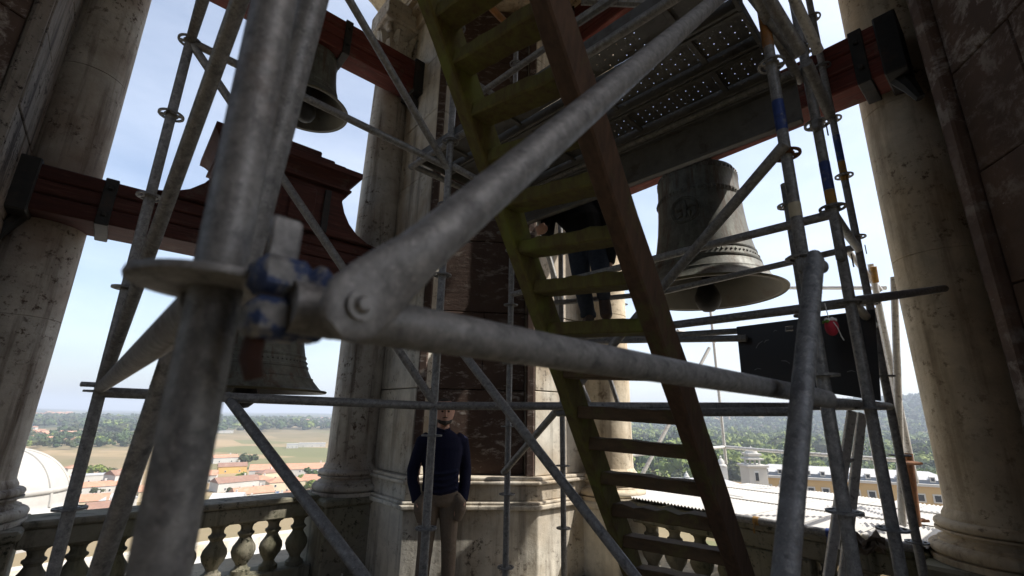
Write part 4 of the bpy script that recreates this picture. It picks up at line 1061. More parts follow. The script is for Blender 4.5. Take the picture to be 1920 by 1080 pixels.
m_.sweep([anL+V3(0, 0, .02), anL-V3(0, 0, .025)], [.07, .072], 14)
soft('trousers', m_, MT['blue_denim'], P2, .009, 4)
f1 = anL-V3(0, 0, .05)
MB().sweep([f1+V3(.0, -.07, -.005), f1, f1+V3(.0, .10, -.008), f1+V3(.0, .19, -.014)], [(.04, .04), (.05, .042), (.045, .045), (.02, .03)], 14).build('boot', MT['brown_leather'], P2)
f2 = anR
MB().sweep([f2+V3(0, 0, .04), f2+V3(.005, .01, -.03), f2+V3(.01, .0, -.09), f2+V3(.012, -.02, -.17), f2+V3(.012, -.01, -.20)], [(.05, .05), (.055, .05), (.05, .052), (.045, .052), (.02, .035)], 14).build('boot', MT['brown_leather'], P2)

# ------------------------------------------------------------------ outside: sheeted roof, rails, clutter
RFH = .84
c4 = [WH(1205, 955, RFH), WH(1400, 903, RFH), WH(1700, 952, RFH), WH(1655, 1022, RFH), WH(1370, 990, RFH)]
RF = thing('sheeted_roof', 'white corrugated temporary roof just outside the right balustrade', 'temporary roof', c4[4])
u0, u1 = 4.39, 8.9
np_ = 6; vmin, vmax = .70, 3.08
for i in range(np_):
    v0 = vmin+(vmax-vmin)*i/np_; v1 = vmin+(vmax-vmin)*(i+1)/np_
    m_ = MB(); k = 22; top, bot = [], []
    for j in range(k+1):
        v = v0+.004+(v1-v0-.008)*j/k; z = RFH-.04+.009*math.cos(j*math.pi)+.012*(i % 2)*0
        ue = 7.3
        m_.v += [tuple(T(u0, v, z)), tuple(T(ue, v, z-.08)), tuple(T(ue, v, z-.086)), tuple(T(u0, v, z-.006))]
    m_.f += [(j*4+q, j*4+(q+1) % 4, (j+1)*4+(q+1) % 4, (j+1)*4+q) for j in range(k) for q in range(4)]+[(0, 1, 2, 3), (k*4+3, k*4+2, k*4+1, k*4)]
    m_.build('roof_panel', MT['white_sheeting'], RF, smooth=False)
m_ = MB()
for uu in (5.4, 6.4): m_.box(T(uu, 1.89, RFH-.03-(uu-4.39)*.0275), (.012, 2.36, .012), TR, .004)
m_.build('seam_strip', MT['white_sheeting'], RF, smooth=False)
for uu in (5.0, 6.2, 7.2): MB().box(T(uu, 1.89, RFH-.22), (.08, 2.3, .12), TR).build('purlin', MT['pale_aluminium'], RF, smooth=False)
ep = tube(T(4.345, .75, .79), T(4.345, 2.12, .79), 'edge_pipe', 'dull_steel', r=.03, n=16, parent=RF)
for v, mt in ((1.80, 'yellow_paint'), (1.27, 'blue_paint'), (1.20, 'knit_white'), (2.04, 'blue_paint'), (1.05, 'cream_paint'), (1.55, 'yellow_paint')):
    m_ = MB(); m_.tube(T(4.345, v-.022, .79), T(4.345, v+.022, .79), .0345, 14)
    m_.sweep([T(4.31, v, .785), T(4.30, v+.01, .74), T(4.31, v+.015, .70)], .008, 6); m_.build('tie', MT[mt], RF)
OS = thing('roof_scaffold', 'sunlit pale tube guard rail standing on the temporary roof outside', 'scaffold', WH(1380, 905, RFH))
def otube(p, q, name='guard_rail', mat='pale_aluminium', r=RT*1.1): return tube(p, q, name, mat, r, 12, parent=OS)
HR = 1.13
q0, q1, q2, q3 = WH(1178, 853, HR), WH(1358, 838, HR), WH(1490, 849, HR), WH(1700, 864, HR)
otube(q0, q1); otube(q1, q2); otube(q2, q3)
def up(p, h0, h1, mt='pale_aluminium'): return otube(V3(p[0], p[1], h0), V3(p[0], p[1], h1), 'post', mt)
up(q1, RFH, 4.35); up(q3, RFH-.5, 3.2); up(WH(1640, 860, HR), RFH-.5, 3.6)
otube(V3(q1[0], q1[1], 4.15), W(1660, 540, 5.6)); otube(W(1330, 652, 7.2), W(1180, 935, 6.2), 'diagonal_brace'); otube(W(1270, 620, 7.0), W(1340, 640, 7.4))
for p, q, mt in (((1676, 520, 3.9), (1692, 985, 3.5), 'pale_aluminium'), ((1632, 495, 4.4), (1716, 905, 4.2), 'pale_aluminium'), ((1637, 500, 4.3), (1642, 530, 4.3), 'yellow_paint'), ((1590, 470, 4.4), (1650, 545, 4.4), 'pale_aluminium'),
                 ):
    otube(W(*p), W(*q), 'post', mt)
for h_ in (1.55, 2.05, 2.75): otube(T(4.9, .32, h_), T(7.35, .32, h_))
otube(T(4.95, .28, RFH-.1), T(4.95, .28, 3.2), 'post'); otube(T(7.25, .28, RFH-.1), T(7.25, .28, 3.2), 'post'); otube(T(5.0, .36, 1.0), T(7.2, .36, 2.7), 'diagonal_brace')
RC = thing('acrow_prop', 'rusty steel prop with bolts outside beside the right column', 'prop', W(1722, 1015, 3.9))
tube(W(1703, 850, 3.95), W(1724, 1025, 3.75), 'prop_tube', 'rusty_iron', .03, 14, parent=RC)
for y in (868, 975, 990, 1010):
    p = W(1705+(y-850)*.12, y, 3.85); MB().box(p, (.12, .04, .03), None, .006).tube(p-V3(.07, .03, 0), p+V3(.07, -.03, 0), .011, 8).build('bolt', MT['rusty_iron'], RC)
AL = thing('aluminium_trestle', 'pale folding aluminium legs standing behind the scaffold poles on the right', 'trestle', W(1560, 1085, 2.9))
for p, q in (((1597, 770, 3.1), (1551, 1092, 2.75)), ((1616, 775, 3.1), (1580, 1092, 2.75))):
    a_, b_ = W(*p), W(*q); ax = (b_-a_)/np.linalg.norm(b_-a_); x = np.cross(ax, V3(0, 1, 0)); x /= np.linalg.norm(x); y = np.cross(ax, x)
    MB().box((a_+b_)/2, (.058, .025, np.linalg.norm(b_-a_)), np.array([x, y, ax]).T, .004).build('leg', MT['pale_aluminium'], AL, smooth=False)
tube(W(1583, 866, 2.98), W(1612, 858, 3.0), 'cross_bar', 'pale_aluminium', .012, 10, parent=AL)
RG = thing('torn_rag', 'crumpled grey rag caught on the rosette at the right balustrade', 'rag', W(1625, 1020, 1.72))
m_ = MB(); rr = random.Random(5); gr = 9
for i in range(gr):
    for j in range(gr): m_.v.append(tuple(W(1590+70*i/8, 1004+32*j/8+rr.uniform(-5, 5)-8*math.sin(i*1.3), 1.74+rr.uniform(-.02, .02))))
m_.f = [(i*gr+j, i*gr+j+1, (i+1)*gr+j+1, (i+1)*gr+j) for i in range(gr-1) for j in range(gr-1)]
m_.build('cloth', MT['khaki_cotton'], RG).modifiers.new('thick', 'SOLIDIFY').thickness = .004
CB = thing('floor_cable', 'pale curved cable lying on the floor by the column pedestal', 'cable', T(2.3, 4.6, 0))
MB().sweep([WH(x, y, .02) for x, y in ((640, 1078), (655, 1064), (680, 1058), (705, 1060), (735, 1074), (760, 1090))], .014, 8).build('cable', MT['pale_limestone'], CB)

# ------------------------------------------------------------------ near roofs and dome of the church below
BS2 = thing('church_roof', 'pale stone terrace and roofs of the church below the belfry', 'church', T(0, 20, -12))
m_ = MB(); hprism(m_, [(-22, 7.2), (24, 7.2), (24, 46), (-22, 46)], -12, -9.2); m_.build('terrace', MT['white_render'], BS2, smooth=False)
m_ = MB(); hprism(m_, [(-22, 45), (24, 45), (24, 46.1), (-22, 46.1)], -9.2, -8.4); m_.build('parapet', MT['cream_limestone'], BS2, smooth=False)
m_ = MB(); hprism(m_, [(6.8, -14), (30, -14), (30, 6.8), (6.8, 6.8)], -17, -15); m_.build('terrace', MT['grey_roofing'], BS2, smooth=False)
for i in range(7):
    m_ = MB(); hprism(m_, [(-18+5.6*i, 16+3*(i % 3)), (-15.5+5.6*i, 16+3*(i % 3)), (-15.5+5.6*i, 18.5+3*(i % 3)), (-18+5.6*i, 18.5+3*(i % 3))], -9.2, -7.9+.5*(i % 2)); m_.build('roof_block', MT['white_render'], BS2, smooth=False)
dc = W(-14, 952, 40.)
DM = thing('stone_dome', 'big white stone dome low at the left edge beside the balustrade', 'dome', dc)
rad = 4.9
pf = [(rad*1.12, -3.0), (rad*1.12, -.6), (rad*1.16, -.5), (rad*1.16, -.2), (rad*1.02, 0)]+[(rad*math.cos(q), rad*1.0*math.sin(q)) for q in np.linspace(.03, 1.45, 22)]
MB().lathe(pf, dc, 64).build('shell', MT['dome_stone'], DM)
MB().sweep([dc+V3(math.cos(q)*rad*.985, math.sin(q)*rad*.985, rad*.30) for q in np.linspace(0, 2*math.pi, 49)], [(.10, .22)]*49, 8).build('band', MT['dome_stone'], DM)
for k in range(10):
    q0_ = 2*math.pi*k/10-.62
    MB().sweep([dc+V3(math.cos(q0_)*rad*math.cos(q), math.sin(q0_)*rad*math.cos(q), rad*math.sin(q)) for q in np.linspace(.03, 1.4, 16)], [(.14, .16)]*16, 8).build('rib', MT['dome_stone'], DM)
for k, q0_ in enumerate((-1.25, -.75)):
    e = V3(math.cos(q0_), math.sin(q0_), 0); t3 = V3(-math.sin(q0_), math.cos(q0_), 0); c = dc+e*rad*1.125-V3(0, 0, 1.75)
    ring = [c+t3*1.15*math.cos(x)+V3(0, 0, .95*math.sin(x)) for x in np.linspace(0, 2*math.pi, 25)]
    w_ = MB().sweep(ring, .16, 8).build('window_surround', MT['dome_stone'], DM)
    m_ = MB(); m_.add([p+e*.02 for p in ring[:-1]], [tuple(range(24))]); m_.build('pane', MT['window_dark'], w_, smooth=False, fix=False)
    m_ = MB()
    for x in (-.6, -.2, .2, .6): m_.tube(c+t3*x+e*.06-V3(0, 0, .8), c+t3*x+e*.06+V3(0, 0, .8), .04, 5).tube(c+t3*-1+e*.06+V3(0, 0, x), c+t3*1+e*.06+V3(0, 0, x), .04, 5)
    m_.build('grille', MT['window_frame_white'], w_)

# ------------------------------------------------------------------ houses
def house(px, py, wpx, hw, dep, wall, roof, label, yaw=None, hip=False, cat='house', rise=None, nwin=4, chim=True, name='house', group=None, base=None, ln=None):
    g = G(px, py) if base is None else base
    dist = math.hypot(g[0], g[1]); az = math.atan2(g[0], g[1])
    L_ = ln or wpx*np.dot(g-EYE, F)/LENS_PX
    yaw = -az+(yaw or 0)
    M = np.array([[math.cos(yaw), -math.sin(yaw), 0], [math.sin(yaw), math.cos(yaw), 0], [0, 0, 1.0]])
    Q = lambda x, y, z: g+M@np.array([x, y, z])
    H = thing(name, label, cat, g, group)
    MB().box(Q(0, 0, hw/2-.5), (L_, dep, hw+1), M).build('wall', MT[wall], H, smooth=False)
    rise = rise or dep*.22; e = .35
    if hip is None:
        MB().box(Q(0, 0, hw+.2), (L_+.4, dep+.4, .4), M).build('roof', MT[roof], H, smooth=False)
    else:
        hx = L_/2+e; hy = dep/2+e; rx = hx-(hy if hip else 0)
        z0 = hw-.05
        vs = [Q(-hx, -hy, z0), Q(hx, -hy, z0), Q(hx, hy, z0), Q(-hx, hy, z0), Q(-rx, 0, z0+rise), Q(rx, 0, z0+rise)]
        rf = MB().add(vs, [(0, 1, 5, 4), (2, 3, 4, 5), (1, 2, 5), (3, 0, 4), (3, 2, 1, 0)]).build('roof', MT[roof], H, smooth=False)
        if chim: MB().box(Q(L_*.22, dep*.12, hw+rise*.9), (1.0, .9, 1.6+rise*.4), M).build('chimney', MT['white_render'], rf, smooth=False)
    for i in range(nwin):
        x = -L_/2+(i+.5)*L_/nwin
        for k in range(max(1, int(hw//2.9))):
            f_ = MB().box(Q(x, -dep/2-.03, 1.6+2.9*k), (1.15, .14, 1.4), M).build('window', MT['window_frame_white'], H, smooth=False)
            MB().box(Q(x, -dep/2-.09, 1.6+2.9*k), (.85, .06, 1.1), M).build('pane', MT['window_dark'], f_, smooth=False)
    return H
HL = [
 (560, 893, 165, 6, 16, 'white_render', 'terracotta_tiles', 'long white house under a broad orange roof left of the weathered column', .05, False, 5),
 (608, 918, 78, 6, 14, 'cream_render', 'terracotta_tiles', 'cream house with a bright orange roof touching the column pedestal in the view', -.35, False, 3),
 (533, 922, 62, 6.5, 11, 'cream_render', 'terracotta_tiles', 'tall cream house before the long orange roof', .25, True, 3),
 (434, 886, 46, 5, 12, 'yellow_render', 'brown_tiles', 'yellow house with a dull brown roof behind the scaffold pole', .1, False, 2),
 (440, 918, 74, 5, 13, 'white_render', 'brown_tiles', 'white house with long brown roof right of the nearest pole', .4, False, 3),
 (480, 914, 50, 5, 10, 'white_render', 'terracotta_tiles', 'small white house in front of the long orange roof', -.1, True, 2),
 (470, 938, 66, 4, 13, 'cream_render', 'terracotta_tiles', 'low cream house with faded orange roof above the balustrade', .3, False, 3),
 (425, 950, 52, 4, 12, 'white_render', 'grey_roofing', 'white shed with grey roof just above the balustrade rail', -.2, False, 2),
 (508, 952, 74, 3.5, 14, 'white_render', 'grey_roofing', 'grey roofed low hall above the balustrade near the parked cars', .15, False, 3),
 (178, 905, 72, 5, 12, 'white_render', 'grey_roofing', 'white flat roofed block behind the thin left pole', .0, None, 4),
 (226, 918, 46, 9, 12, 'white_render', 'brown_tiles', 'tall white house with brown side roof between the left poles', .5, False, 2),
 (176, 925, 60, 4, 11, 'white_render', 'terracotta_tiles', 'white house with orange roof before the flat roofed block', .1, False, 3),
 (158, 955, 66, 4, 12, 'cream_render', 'terracotta_tiles', 'cream house with bright orange roof nearest the left balustrade', -.1, False, 3),
 (215, 950, 56, 4, 11, 'white_render', 'grey_roofing', 'white house with pale roof right of the bright orange roof', .2, True, 3),
 (105, 938, 30, 5, 10, 'white_render', 'terracotta_tiles', 'white house with orange roof beside the stone dome', .0, True, 2),
 (420, 868, 40, 5, 11, 'white_render', 'terracotta_tiles', 'white house with orange roof high behind the nearest pole', .2, False, 2),
 (655, 905, 50, 5, 12, 'white_render', 'terracotta_tiles', 'white house mostly behind the weathered column', .1, False, 2),
 (500, 900, 34, 5, 10, 'cream_render', 'brown_tiles', 'cream house with brown hipped roof left of the tall cream house', .5, True, 2),
 (590, 945, 60, 4, 12, 'cream_render', 'brown_tiles', 'cream house with brown roof just above the rail left of the pedestal', -.2, False, 3),
 (545, 945, 40, 5, 10, 'white_render', 'terracotta_tiles', 'white house with orange hipped roof just above the rail', .3, True, 2),
 (455, 958, 50, 4, 11, 'white_render', 'terracotta_tiles', 'white house with orange roof touching the rail right of the nearest pole', .0, False, 3),
 (140, 890, 30, 5, 10, 'white_render', 'terracotta_tiles', 'small white house with orange roof left of the flat roofed block', .3, True, 2),
 (235, 900, 34, 6, 10, 'white_render', 'terracotta_tiles', 'white house with orange roof above the tall white house', -.3, True, 2),
 (190, 968, 50, 4, 11, 'white_render', 'brown_tiles', 'white house with brown roof touching the left balustrade rail', .2, False, 3),
 (300, 935, 70, 5, 12, 'cream_render', 'terracotta_tiles', 'cream house hidden in part by the nearest pole', .1, False, 3),
 (370, 905, 60, 5, 12, 'white_render', 'terracotta_tiles', 'white house behind the nearest pole', -.1, False, 3),
]
for (px, py, wp, hw, dp, wl, rf, lb, yw, hp, nw) in HL:
    house(px, py, wp, hw, dp, wl, rf, lb, yw, hp, nwin=nw)
rr = random.Random(11)
pm = {}
def tiny(px, py, sz, lab, group, wl, rf):
    key = (wl, rf)
    if key not in pm:
        b_ = MB().box((0, 0, 2.2), (11, 8, 5.4)).mesh('house', MT[wl], smooth=False)
        b_.materials.append(MT[rf])
        n0 = len(b_.vertices)
        bm = bmesh.new(); bm.from_mesh(b_)
        vs = [bm.verts.new(p) for p in ((-6, -4.5, 4.85), (6, -4.5, 4.85), (6, 4.5, 4.85), (-6, 4.5, 4.85), (-6, 0, 7.2), (6, 0, 7.2))]
        for f_ in ((0, 1, 5, 4), (2, 3, 4, 5), (1, 2, 5), (3, 0, 4), (3, 2, 1, 0)):
            fc = bm.faces.new([vs[i] for i in f_]); fc.material_index = 1
        bm.to_mesh(b_); bm.free(); pm[key] = b_
    o = bpy.data.objects.new('house', pm[key]); COL.objects.link(o); g = G(px, py)
    o.location = tuple(g); o.rotation_euler = (0, 0, rr.uniform(0, 3.1)); o.scale = (sz, sz, sz)
    tag(o, lab, 'house', group)
for i in range(34):
    tiny(rr.uniform(48, 142), rr.uniform(805, 833), rr.uniform(.8, 1.25), 'small white house with orange roof in the village beyond the left column', 'village houses left of the fields', 'white_render', 'terracotta_tiles')
for i in range(90):
    x = rr.gauss(590, 32); tiny(min(max(x, 520), 660), rr.uniform(786.5, 793), rr.uniform(1.2, 2.2), 'tiny white house of the far village on the horizon', 'far white village on the horizon', 'white_render', 'terracotta_tiles')
for i in range(30):
    tiny(rr.gauss(100, 30), rr.uniform(778, 782), rr.uniform(1.6, 2.6), 'tiny white house on the far left skyline', 'white houses on the far left skyline', 'white_render', 'terracotta_tiles')
for px, py, wp in ((585, 838, 46), (548, 840, 20), (420, 812, 30)):
    house(px, py, wp, 5, 14, 'white_render', 'grey_roofing', {585: 'long low white farm building among the fields', 548: 'small white farm shed among the fields', 420: 'pale barn behind the nearest pole'}[px], 0, None, 'farm building', nwin=3)
# parked cars
cb = MB(); pts = [(-2.1, .35), (-2.1, .8), (-1.5, .95), (-.9, 1.45), (.7, 1.45), (1.3, .95), (2.1, .8), (2.1, .35)]
cb.prism(pts, lambda x, z: V3(x, -.85, z), lambda x, z: V3(x, .85, z))
for i in range(9):
    px, py = 506+i*7+rr.uniform(-1, 1), 925+i*1.2+rr.uniform(-2, 2); g = G(px, py)
    C_ = thing('parked_car', ['leftmost','second','third','fourth','fifth','sixth','seventh','eighth','rightmost'][i]+' of the small cars parked by the grey roofed hall', 'car', g, 'cars parked beyond the balustrade'); yw = rr.choice((.3, 1.8))
    C_.rotation_euler = (0, 0, yw)
    cm = cb.mesh('body', MT[rr.choice(('car_white', 'car_grey', 'car_blue', 'car_white'))], smooth=False)
    o = bpy.data.objects.new('body', cm); COL.objects.link(o); o.parent = C_
    for x in (-1.3, 1.3):
        for y in (-.8, .8):
            w_ = bpy.data.objects.new('wheel', MB().tube((x, y-.1, .33), (x, y+.1, .33), .33, 10).mesh('wheel', MT['tyre'])); COL.objects.link(w_); w_.parent = C_
    gl = bpy.data.objects.new('window', MB().box((-.1, 0, 1.2), (1.5, 1.74, .32)).mesh('window', MT['window_dark'], smooth=False)); COL.objects.link(gl); gl.parent = C_

# ------------------------------------------------------------------ palace wing, turret and roofs on the right
def wing(p0, p1, h0, h1, dep, lab, nb):
    p0, p1 = np.array(p0), np.array(p1); d = p1-p0; L_ = np.linalg.norm(d[:2]); yaw = math.atan2(d[1], d[0])
    M = np.array([[math.cos(yaw), -math.sin(yaw), 0], [math.sin(yaw), math.cos(yaw), 0], [0, 0, 1.0]])
    o = V3(p0[0], p0[1], 0); Q = lambda x, y, z: o+M@np.array([x, y, z])
    H = thing('palace_wing', lab, 'palace', Q(L_/2, dep/2, h0))
    MB().box(Q(L_/2, dep/2, (h0+h1)/2), (L_, dep, h1-h0), M).build('wall', MT['ochre_render'], H, smooth=False)
    MB().box(Q(L_/2, dep/2, h1+.35), (L_+1.2, dep+1.2, .7), M).build('cornice', MT['white_render'], H, smooth=False)
    MB().box(Q(L_/2, dep/2+.4, h1+1.2), (L_-.6, dep-1.4, 1.2), M).build('attic', MT['blue_grey_lead'], H, smooth=False)
    MB().add([Q(.5, .8, h1+1.75), Q(L_-.5, .8, h1+1.75), Q(L_-.5, dep-.8, h1+1.75), Q(.5, dep-.8, h1+1.75), Q(4, dep/2, h1+3.6), Q(L_-4, dep/2, h1+3.6)], [(0, 1, 5, 4), (2, 3, 4, 5), (1, 2, 5), (3, 0, 4), (3, 2, 1, 0)]).build('roof', MT['grey_roofing'], H, smooth=False)
    for i in range(nb):
        x = (i+.5)*L_/nb
        for z, hh in ((h1-3.2, 1.7), (h1-9.0, 3.2)):
            f_ = MB().box(Q(x, -.06, z), (2.3, .24, hh+.7), M).build('window', MT['white_render'], H, smooth=False)
            MB().box(Q(x, -.16, z), (1.5, .10, hh), M).build('pane', MT['window_dark'], f_, smooth=False)
        dm = MB().box(Q(x, 1.4, h1+1.9), (1.3, 1.2, 1.5), M).build('dormer', MT['white_render'], H, smooth=False)
        MB().box(Q(x, .79, h1+1.9), (.8, .06, .9), M).build('pane', MT['window_dark'], dm, smooth=False)
    return H
pw0, pw1 = W(1425, 888, 150), W(1800, 905, 132)
ph = float(pw0[2])
wing(pw0, pw1, GZ, ph-1, 16, 'long ochre palace wing with grey roof beyond the white sheeted roof', 13)
tc_ = W(1414, 897, 118)
TT = thing('white_turret', 'white ornate roof turret with balustraded top beyond the sheeted roof', 'turret', tc_)
hs = 118/LENS_PX
def tb(x, z, wx, hz_, nm='wall', mt='white_render', dp=None): return MB().box(tc_+V3(x*hs, 0, z*hs), (wx*hs, (dp or wx)*hs, hz_*hs), None, .05).build(nm, MT[mt], TT, smooth=False)
body_ = tb(0, 4, 34, 36); tb(0, 23, 40, 4, 'cornice'); tb(0, 43, 26, 4, 'cornice')
for x in (-13, -4.5, 4.5, 13): tb(x, 29, 3.2, 9, 'pillar')
tb(0, 35, 30, 3, 'balustrade'); tb(0, 39, 20, 6, 'upper_wall')
MB().lathe([(11*hs, 45*hs), (10*hs, 49*hs), (6*hs, 52*hs), (2*hs, 53.5*hs), (1*hs, 57*hs), (.1*hs, 58*hs)], tc_, 18).build('cap', MT['white_render'], TT)
f_ = tb(-3, 6, 9, 17, 'window', 'window_frame_white', 35); MB().box(tc_+V3(-3*hs, -17.7*hs, 5*hs), (6*hs, .5*hs, 14*hs)).build('pane', MT['window_dark'], f_, smooth=False)
for (px, py, sz, lb) in ((1354, 880, 1.0, 'small white pinnacle left of the ornate turret'), (1288, 893, .55, 'thin grey finial between the ladder treads'), (1470, 905, .7, 'white pinnacle right of the ornate turret')):
    c = W(px, py+10, 105); k = 105/LENS_PX*sz
    N_ = thing('pinnacle', lb, 'pinnacle', c)
    MB().box(c+V3(0, 0, 2*k), (15*k, 15*k, 26*k), None, .05).build('shaft', MT['white_render'], N_, smooth=False)
    MB().lathe([(9.5*k, 15*k), (9.5*k, 17*k), (7*k, 19*k), (6*k, 24*k), (3*k, 28*k), (1.5*k, 29*k), (2*k, 32*k), (.1*k, 34*k)], c, 12).build('cap', MT['white_render'], N_)
for px0, px1, py, z, hh, lab in ((1190, 1420, 917, 90, 3, 'flat grey palace roof with white edge behind the turret'), (1205, 1290, 935, 42, 2.2, 'white parapet block below the grey palace roof')):
    a_, b_ = W(px0, py, z), W(px1, py, z); c = (a_+b_)/2
    H = thing('palace_roof', lab, 'roof', c); w_ = np.linalg.norm(b_-a_)
    MB().box(c-V3(0, -8, hh/2), (w_, 16, hh), None, .05).build('wall', MT['white_render'], H, smooth=False)
    MB().box(c+V3(0, 8, .1), (w_+.6, 16.6, .24), None, .05).build('roof', MT['grey_roofing' if z > 50 else 'white_render'], H, smooth=False)
for px, py, wh_ in ((1240, 935, 'left'), (1272, 928, 'right')):
    c = W(px, py, 24); CP = thing('chimney_pot', wh_+' hand terracotta pot on the palace roof edge', 'chimney pot', c, 'terracotta pots at the roof edge')
    MB().lathe([(.22, -.25), (.2, .1), (.25, .15), (.25, .22), (.001, .22)], c, 12).build('pot', MT['terracotta_tiles'], CP)

# ------------------------------------------------------------------ trees
def crown_mesh(seed, quads, mat, leafsz=.16, squash=.8, core=True):
    g = np.random.default_rng(seed); m = MB()
    lob = [(g.normal(0, .34, 3)*V3(1, 1, .7), g.uniform(.42, .68)) for _ in range(7)]
    for _ in range(quads):
        c, r_ = lob[g.integers(len(lob))]; d = g.normal(0, 1, 3); d /= np.linalg.norm(d)
        if d[2] < -.5: d[2] *= -.5
        p = c+d*r_*g.uniform(.72, 1.05); p[2] *= squash
        n = d+g.normal(0, .55, 3); n /= np.linalg.norm(n); x = np.cross(n, g.normal(0, 1, 3)); x /= np.linalg.norm(x); y = np.cross(n, x); s = leafsz*g.uniform(.6, 1.35)
        m.add([p-x*s-y*s*.6, p+x*s*.9-y*s*.5, p+x*s+y*s*.7, p-x*s*.6+y*s], [(0, 1, 2, 3)])
    if core:
        for c, r_ in lob:
            k = len(m.v); n_ = 7; rings = []
            for i in range(1, 5):
                q = math.pi*i/5
                for j in range(n_): rings.append(tuple((c+V3(math.sin(q)*math.cos(2*math.pi*j/n_), math.sin(q)*math.sin(2*math.pi*j/n_), math.cos(q))*r_*.72)*V3(1, 1, squash)))
            m.add(rings, [(i*n_+j, i*n_+(j+1) % n_, (i+1)*n_+(j+1) % n_, (i+1)*n_+j) for i in range(3) for j in range(n_)]+[tuple(range(n_)), tuple(range(3*n_, 4*n_))])
    return m
kinds = ['foliage_bright', 'foliage_dark', 'foliage_scrub']
near_m = {(k, s): crown_mesh(s*7+len(k), 420, MT[k], .12).mesh('crown', MT[k], smooth=False, fix=False) for k in kinds for s in range(3)}
trk = MB().sweep([(0, 0, -.2), (.02, .01, .35), (0, .03, .75)], [.06, .045, .03], 7)
trk.sweep([(0, 0, .4), (.14, .05, .75)], [.03, .015], 5); trk.sweep([(0, 0, .45), (-.12, -.08, .8)], [.03, .015], 5)
trk_m = trk.mesh('trunk', MT['bark'])
def tree(px, py, hpx_, kind, lab, group):
    g = G(px, py); z = np.dot(g-EYE, F); hh = hpx_*z/LENS_PX
    Tn = thing('tree', lab, 'tree', g, group)
    o = bpy.data.objects.new('crown', near_m[kind, rr.randrange(3)]); COL.objects.link(o); o.parent = Tn
    wd = hh*rr.uniform(.48, .62); o.scale = (wd, wd*rr.uniform(.9, 1.1), hh*.52); o.location = (0, 0, hh*.58); o.rotation_euler = (0, 0, rr.uniform(0, 6))
    t2 = bpy.data.objects.new('trunk', trk_m); COL.objects.link(t2); t2.parent = Tn; t2.scale = (hh*.5, hh*.5, hh*.6)
TREE_LB = ['leftmost of the bright trees behind the flat roofed white block', 'tallest bright tree behind the flat roofed white block', 'right hand bright tree behind the flat roofed white block',
 'olive shrub between the flat roofed block and the orange roof', 'olive shrub beside the nearest bright orange roof on the left', 'olive tree at the right end of the bright tree row on the left',
 'dark tree in front of the broad orange roof', 'olive tree between the two cream houses by the column pedestal', 'bright tree just left of the column pedestal', 'small bright tree against the tall cream house',
 'olive tree left of the broad orange roof', 'bright tree behind the long brown roof', 'small olive tree behind the small white house', 'bright tree touching the weathered column beside the orange roof',
 'olive tree nearest the weathered column', 'olive shrub by the white shed with grey roof', 'olive tree in the field above the yellow house', 'smallest olive tree in the tan field', 'bright tree beside the stone dome']
for i, (px, py, h_, k) in enumerate(((165, 897, 22, 'foliage_bright'), (182, 896, 24, 'foliage_bright'), (200, 897, 20, 'foliage_bright'), (178, 930, 16, 'foliage_scrub'), (200, 958, 14, 'foliage_scrub'), (210, 893, 14, 'foliage_scrub'),
        (585, 900, 22, 'foliage_dark'), (570, 918, 26, 'foliage_scrub'), (582, 924, 22, 'foliage_bright'), (560, 905, 14, 'foliage_bright'), (462, 880, 26, 'foliage_scrub'), (450, 905, 18, 'foliage_bright'), (480, 896, 14, 'foliage_scrub'), (610, 886, 16, 'foliage_bright'), (625, 890, 18, 'foliage_scrub'),
        (430, 930, 16, 'foliage_scrub'), (455, 868, 16, 'foliage_scrub'), (440, 862, 12, 'foliage_scrub'), (110, 925, 16, 'foliage_bright'))):
    tree(px, py, h_, k, TREE_LB[i], 'trees among the houses')
def wood(name, spots, lab, mats, quads, leafsz):
    bases = [crown_mesh(50+i, quads, None, leafsz) for i in range(5)]
    per = {k: ([], [], 0) for k in mats}
    data = {k: dict(v=[], f=[], n=0) for k in mats}
    for (x, y, r_, h_) in spots:
        k = mats[int(rng.choice(len(mats), p=MP))]; b_ = bases[rng.integers(5)]
        q = rng.uniform(0, 6.28); v = np.array(b_.v); c, s = math.cos(q), math.sin(q)
        v = np.stack([(v[:, 0]*c-v[:, 1]*s)*r_, (v[:, 0]*s+v[:, 1]*c)*r_, v[:, 2]*h_*.6+h_*.55], 1)+np.array([x, y, float(ground_h(x, y))])
        d = data[k]; d['f'] += [tuple(i+d['n'] for i in f_) for f_ in b_.f]; d['v'].append(v); d['n'] += len(v)
    for k in mats:
        d = data[k]
        if not d['n']: continue
        m = MB(); m.v = np.concatenate(d['v']); m.f = d['f']
        o = m.build(name, MT[k], None, smooth=False, fix=False)
        tag(o, lab[k], 'woodland', kind='stuff')
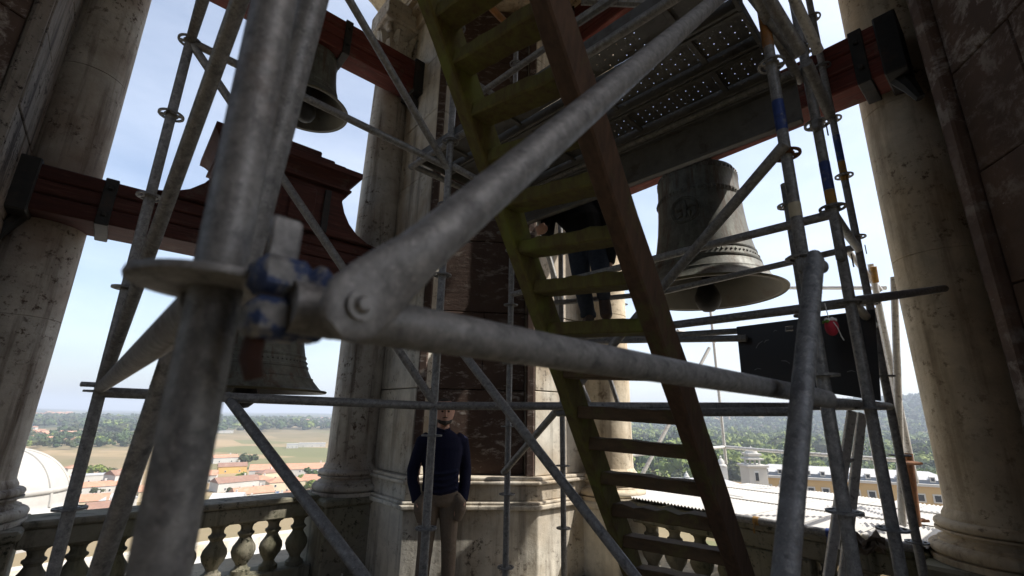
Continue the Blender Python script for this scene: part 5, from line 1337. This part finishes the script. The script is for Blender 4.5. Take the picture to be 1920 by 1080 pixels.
def scatter(az0, az1, d0, d1, n, r0, r1, keep=None):
    res = []
    while len(res) < n:
        az = math.radians(rng.uniform(az0, az1)); d = math.sqrt(rng.uniform(d0*d0, d1*d1)); x, y = d*math.sin(az), d*math.cos(az)
        if keep and not keep(x, y): continue
        r_ = rng.uniform(r0, r1); res.append((x, y, r_, r_*rng.uniform(1.5, 2.0)))
    return res
MP = [.66, .16, .18]
RL = {'foliage_bright': 'bright green woodland filling the valley right of the ladder', 'foliage_dark': 'dark green tree clumps in the woodland right of the ladder', 'foliage_scrub': 'olive green tree clumps in the woodland right of the ladder'}
wood('woodland', scatter(9, 60, 270, 620, 420, 7, 12.5), RL, kinds, 230, .115)
wood('woodland', scatter(9, 60, 580, 1450, 1250, 9, 16), RL, kinds, 100, .17)
MP = [.08, .72, .20]
HLb = {k: 'dark wooded hillside beyond the green valley on the right' for k in kinds}
wood('hillside_wood', scatter(8, 60, 1300, 3000, 2600, 9, 15), HLb, kinds, 40, .28)
MP = [.12, .50, .38]
LLb = {k: 'hedgerow trees and woods beyond the tan fields on the left' for k in kinds}
def hedges(x, y):
    d = math.hypot(x, y); f_ = math.sin(x/95+y/340)+math.sin(y/120-x/500+1.3)
    return f_ > 1.15 if d < 1150 else f_ > -.6
wood('hedgerow_wood', scatter(-58, -4, 620, 1150, 420, 4, 8, hedges), LLb, kinds, 60, .2)
wood('hedgerow_wood', scatter(-58, -2, 1100, 2600, 1900, 8, 14, hedges), LLb, kinds, 36, .28)

# ------------------------------------------------------------------ haze
if HAZE:
    m_ = MB().box((0, 0, (GZ-8+175)/2), (33000, 33000, 175-GZ+8))
    hm = bpy.data.materials.new('haze'); hm.use_nodes = True; ht = hm.node_tree; ht.nodes.clear()
    ho = ht.nodes.new('ShaderNodeOutputMaterial'); pv = ht.nodes.new('ShaderNodeVolumePrincipled')
    pv.inputs['Color'].default_value = (.80, .88, 1.0, 1); pv.inputs['Density'].default_value = HAZE; pv.inputs['Anisotropy'].default_value = .1
    ht.links.new(pv.outputs[0], ho.inputs['Volume'])
    tag(m_.build('haze', hm, None, smooth=False), kind='stuff')
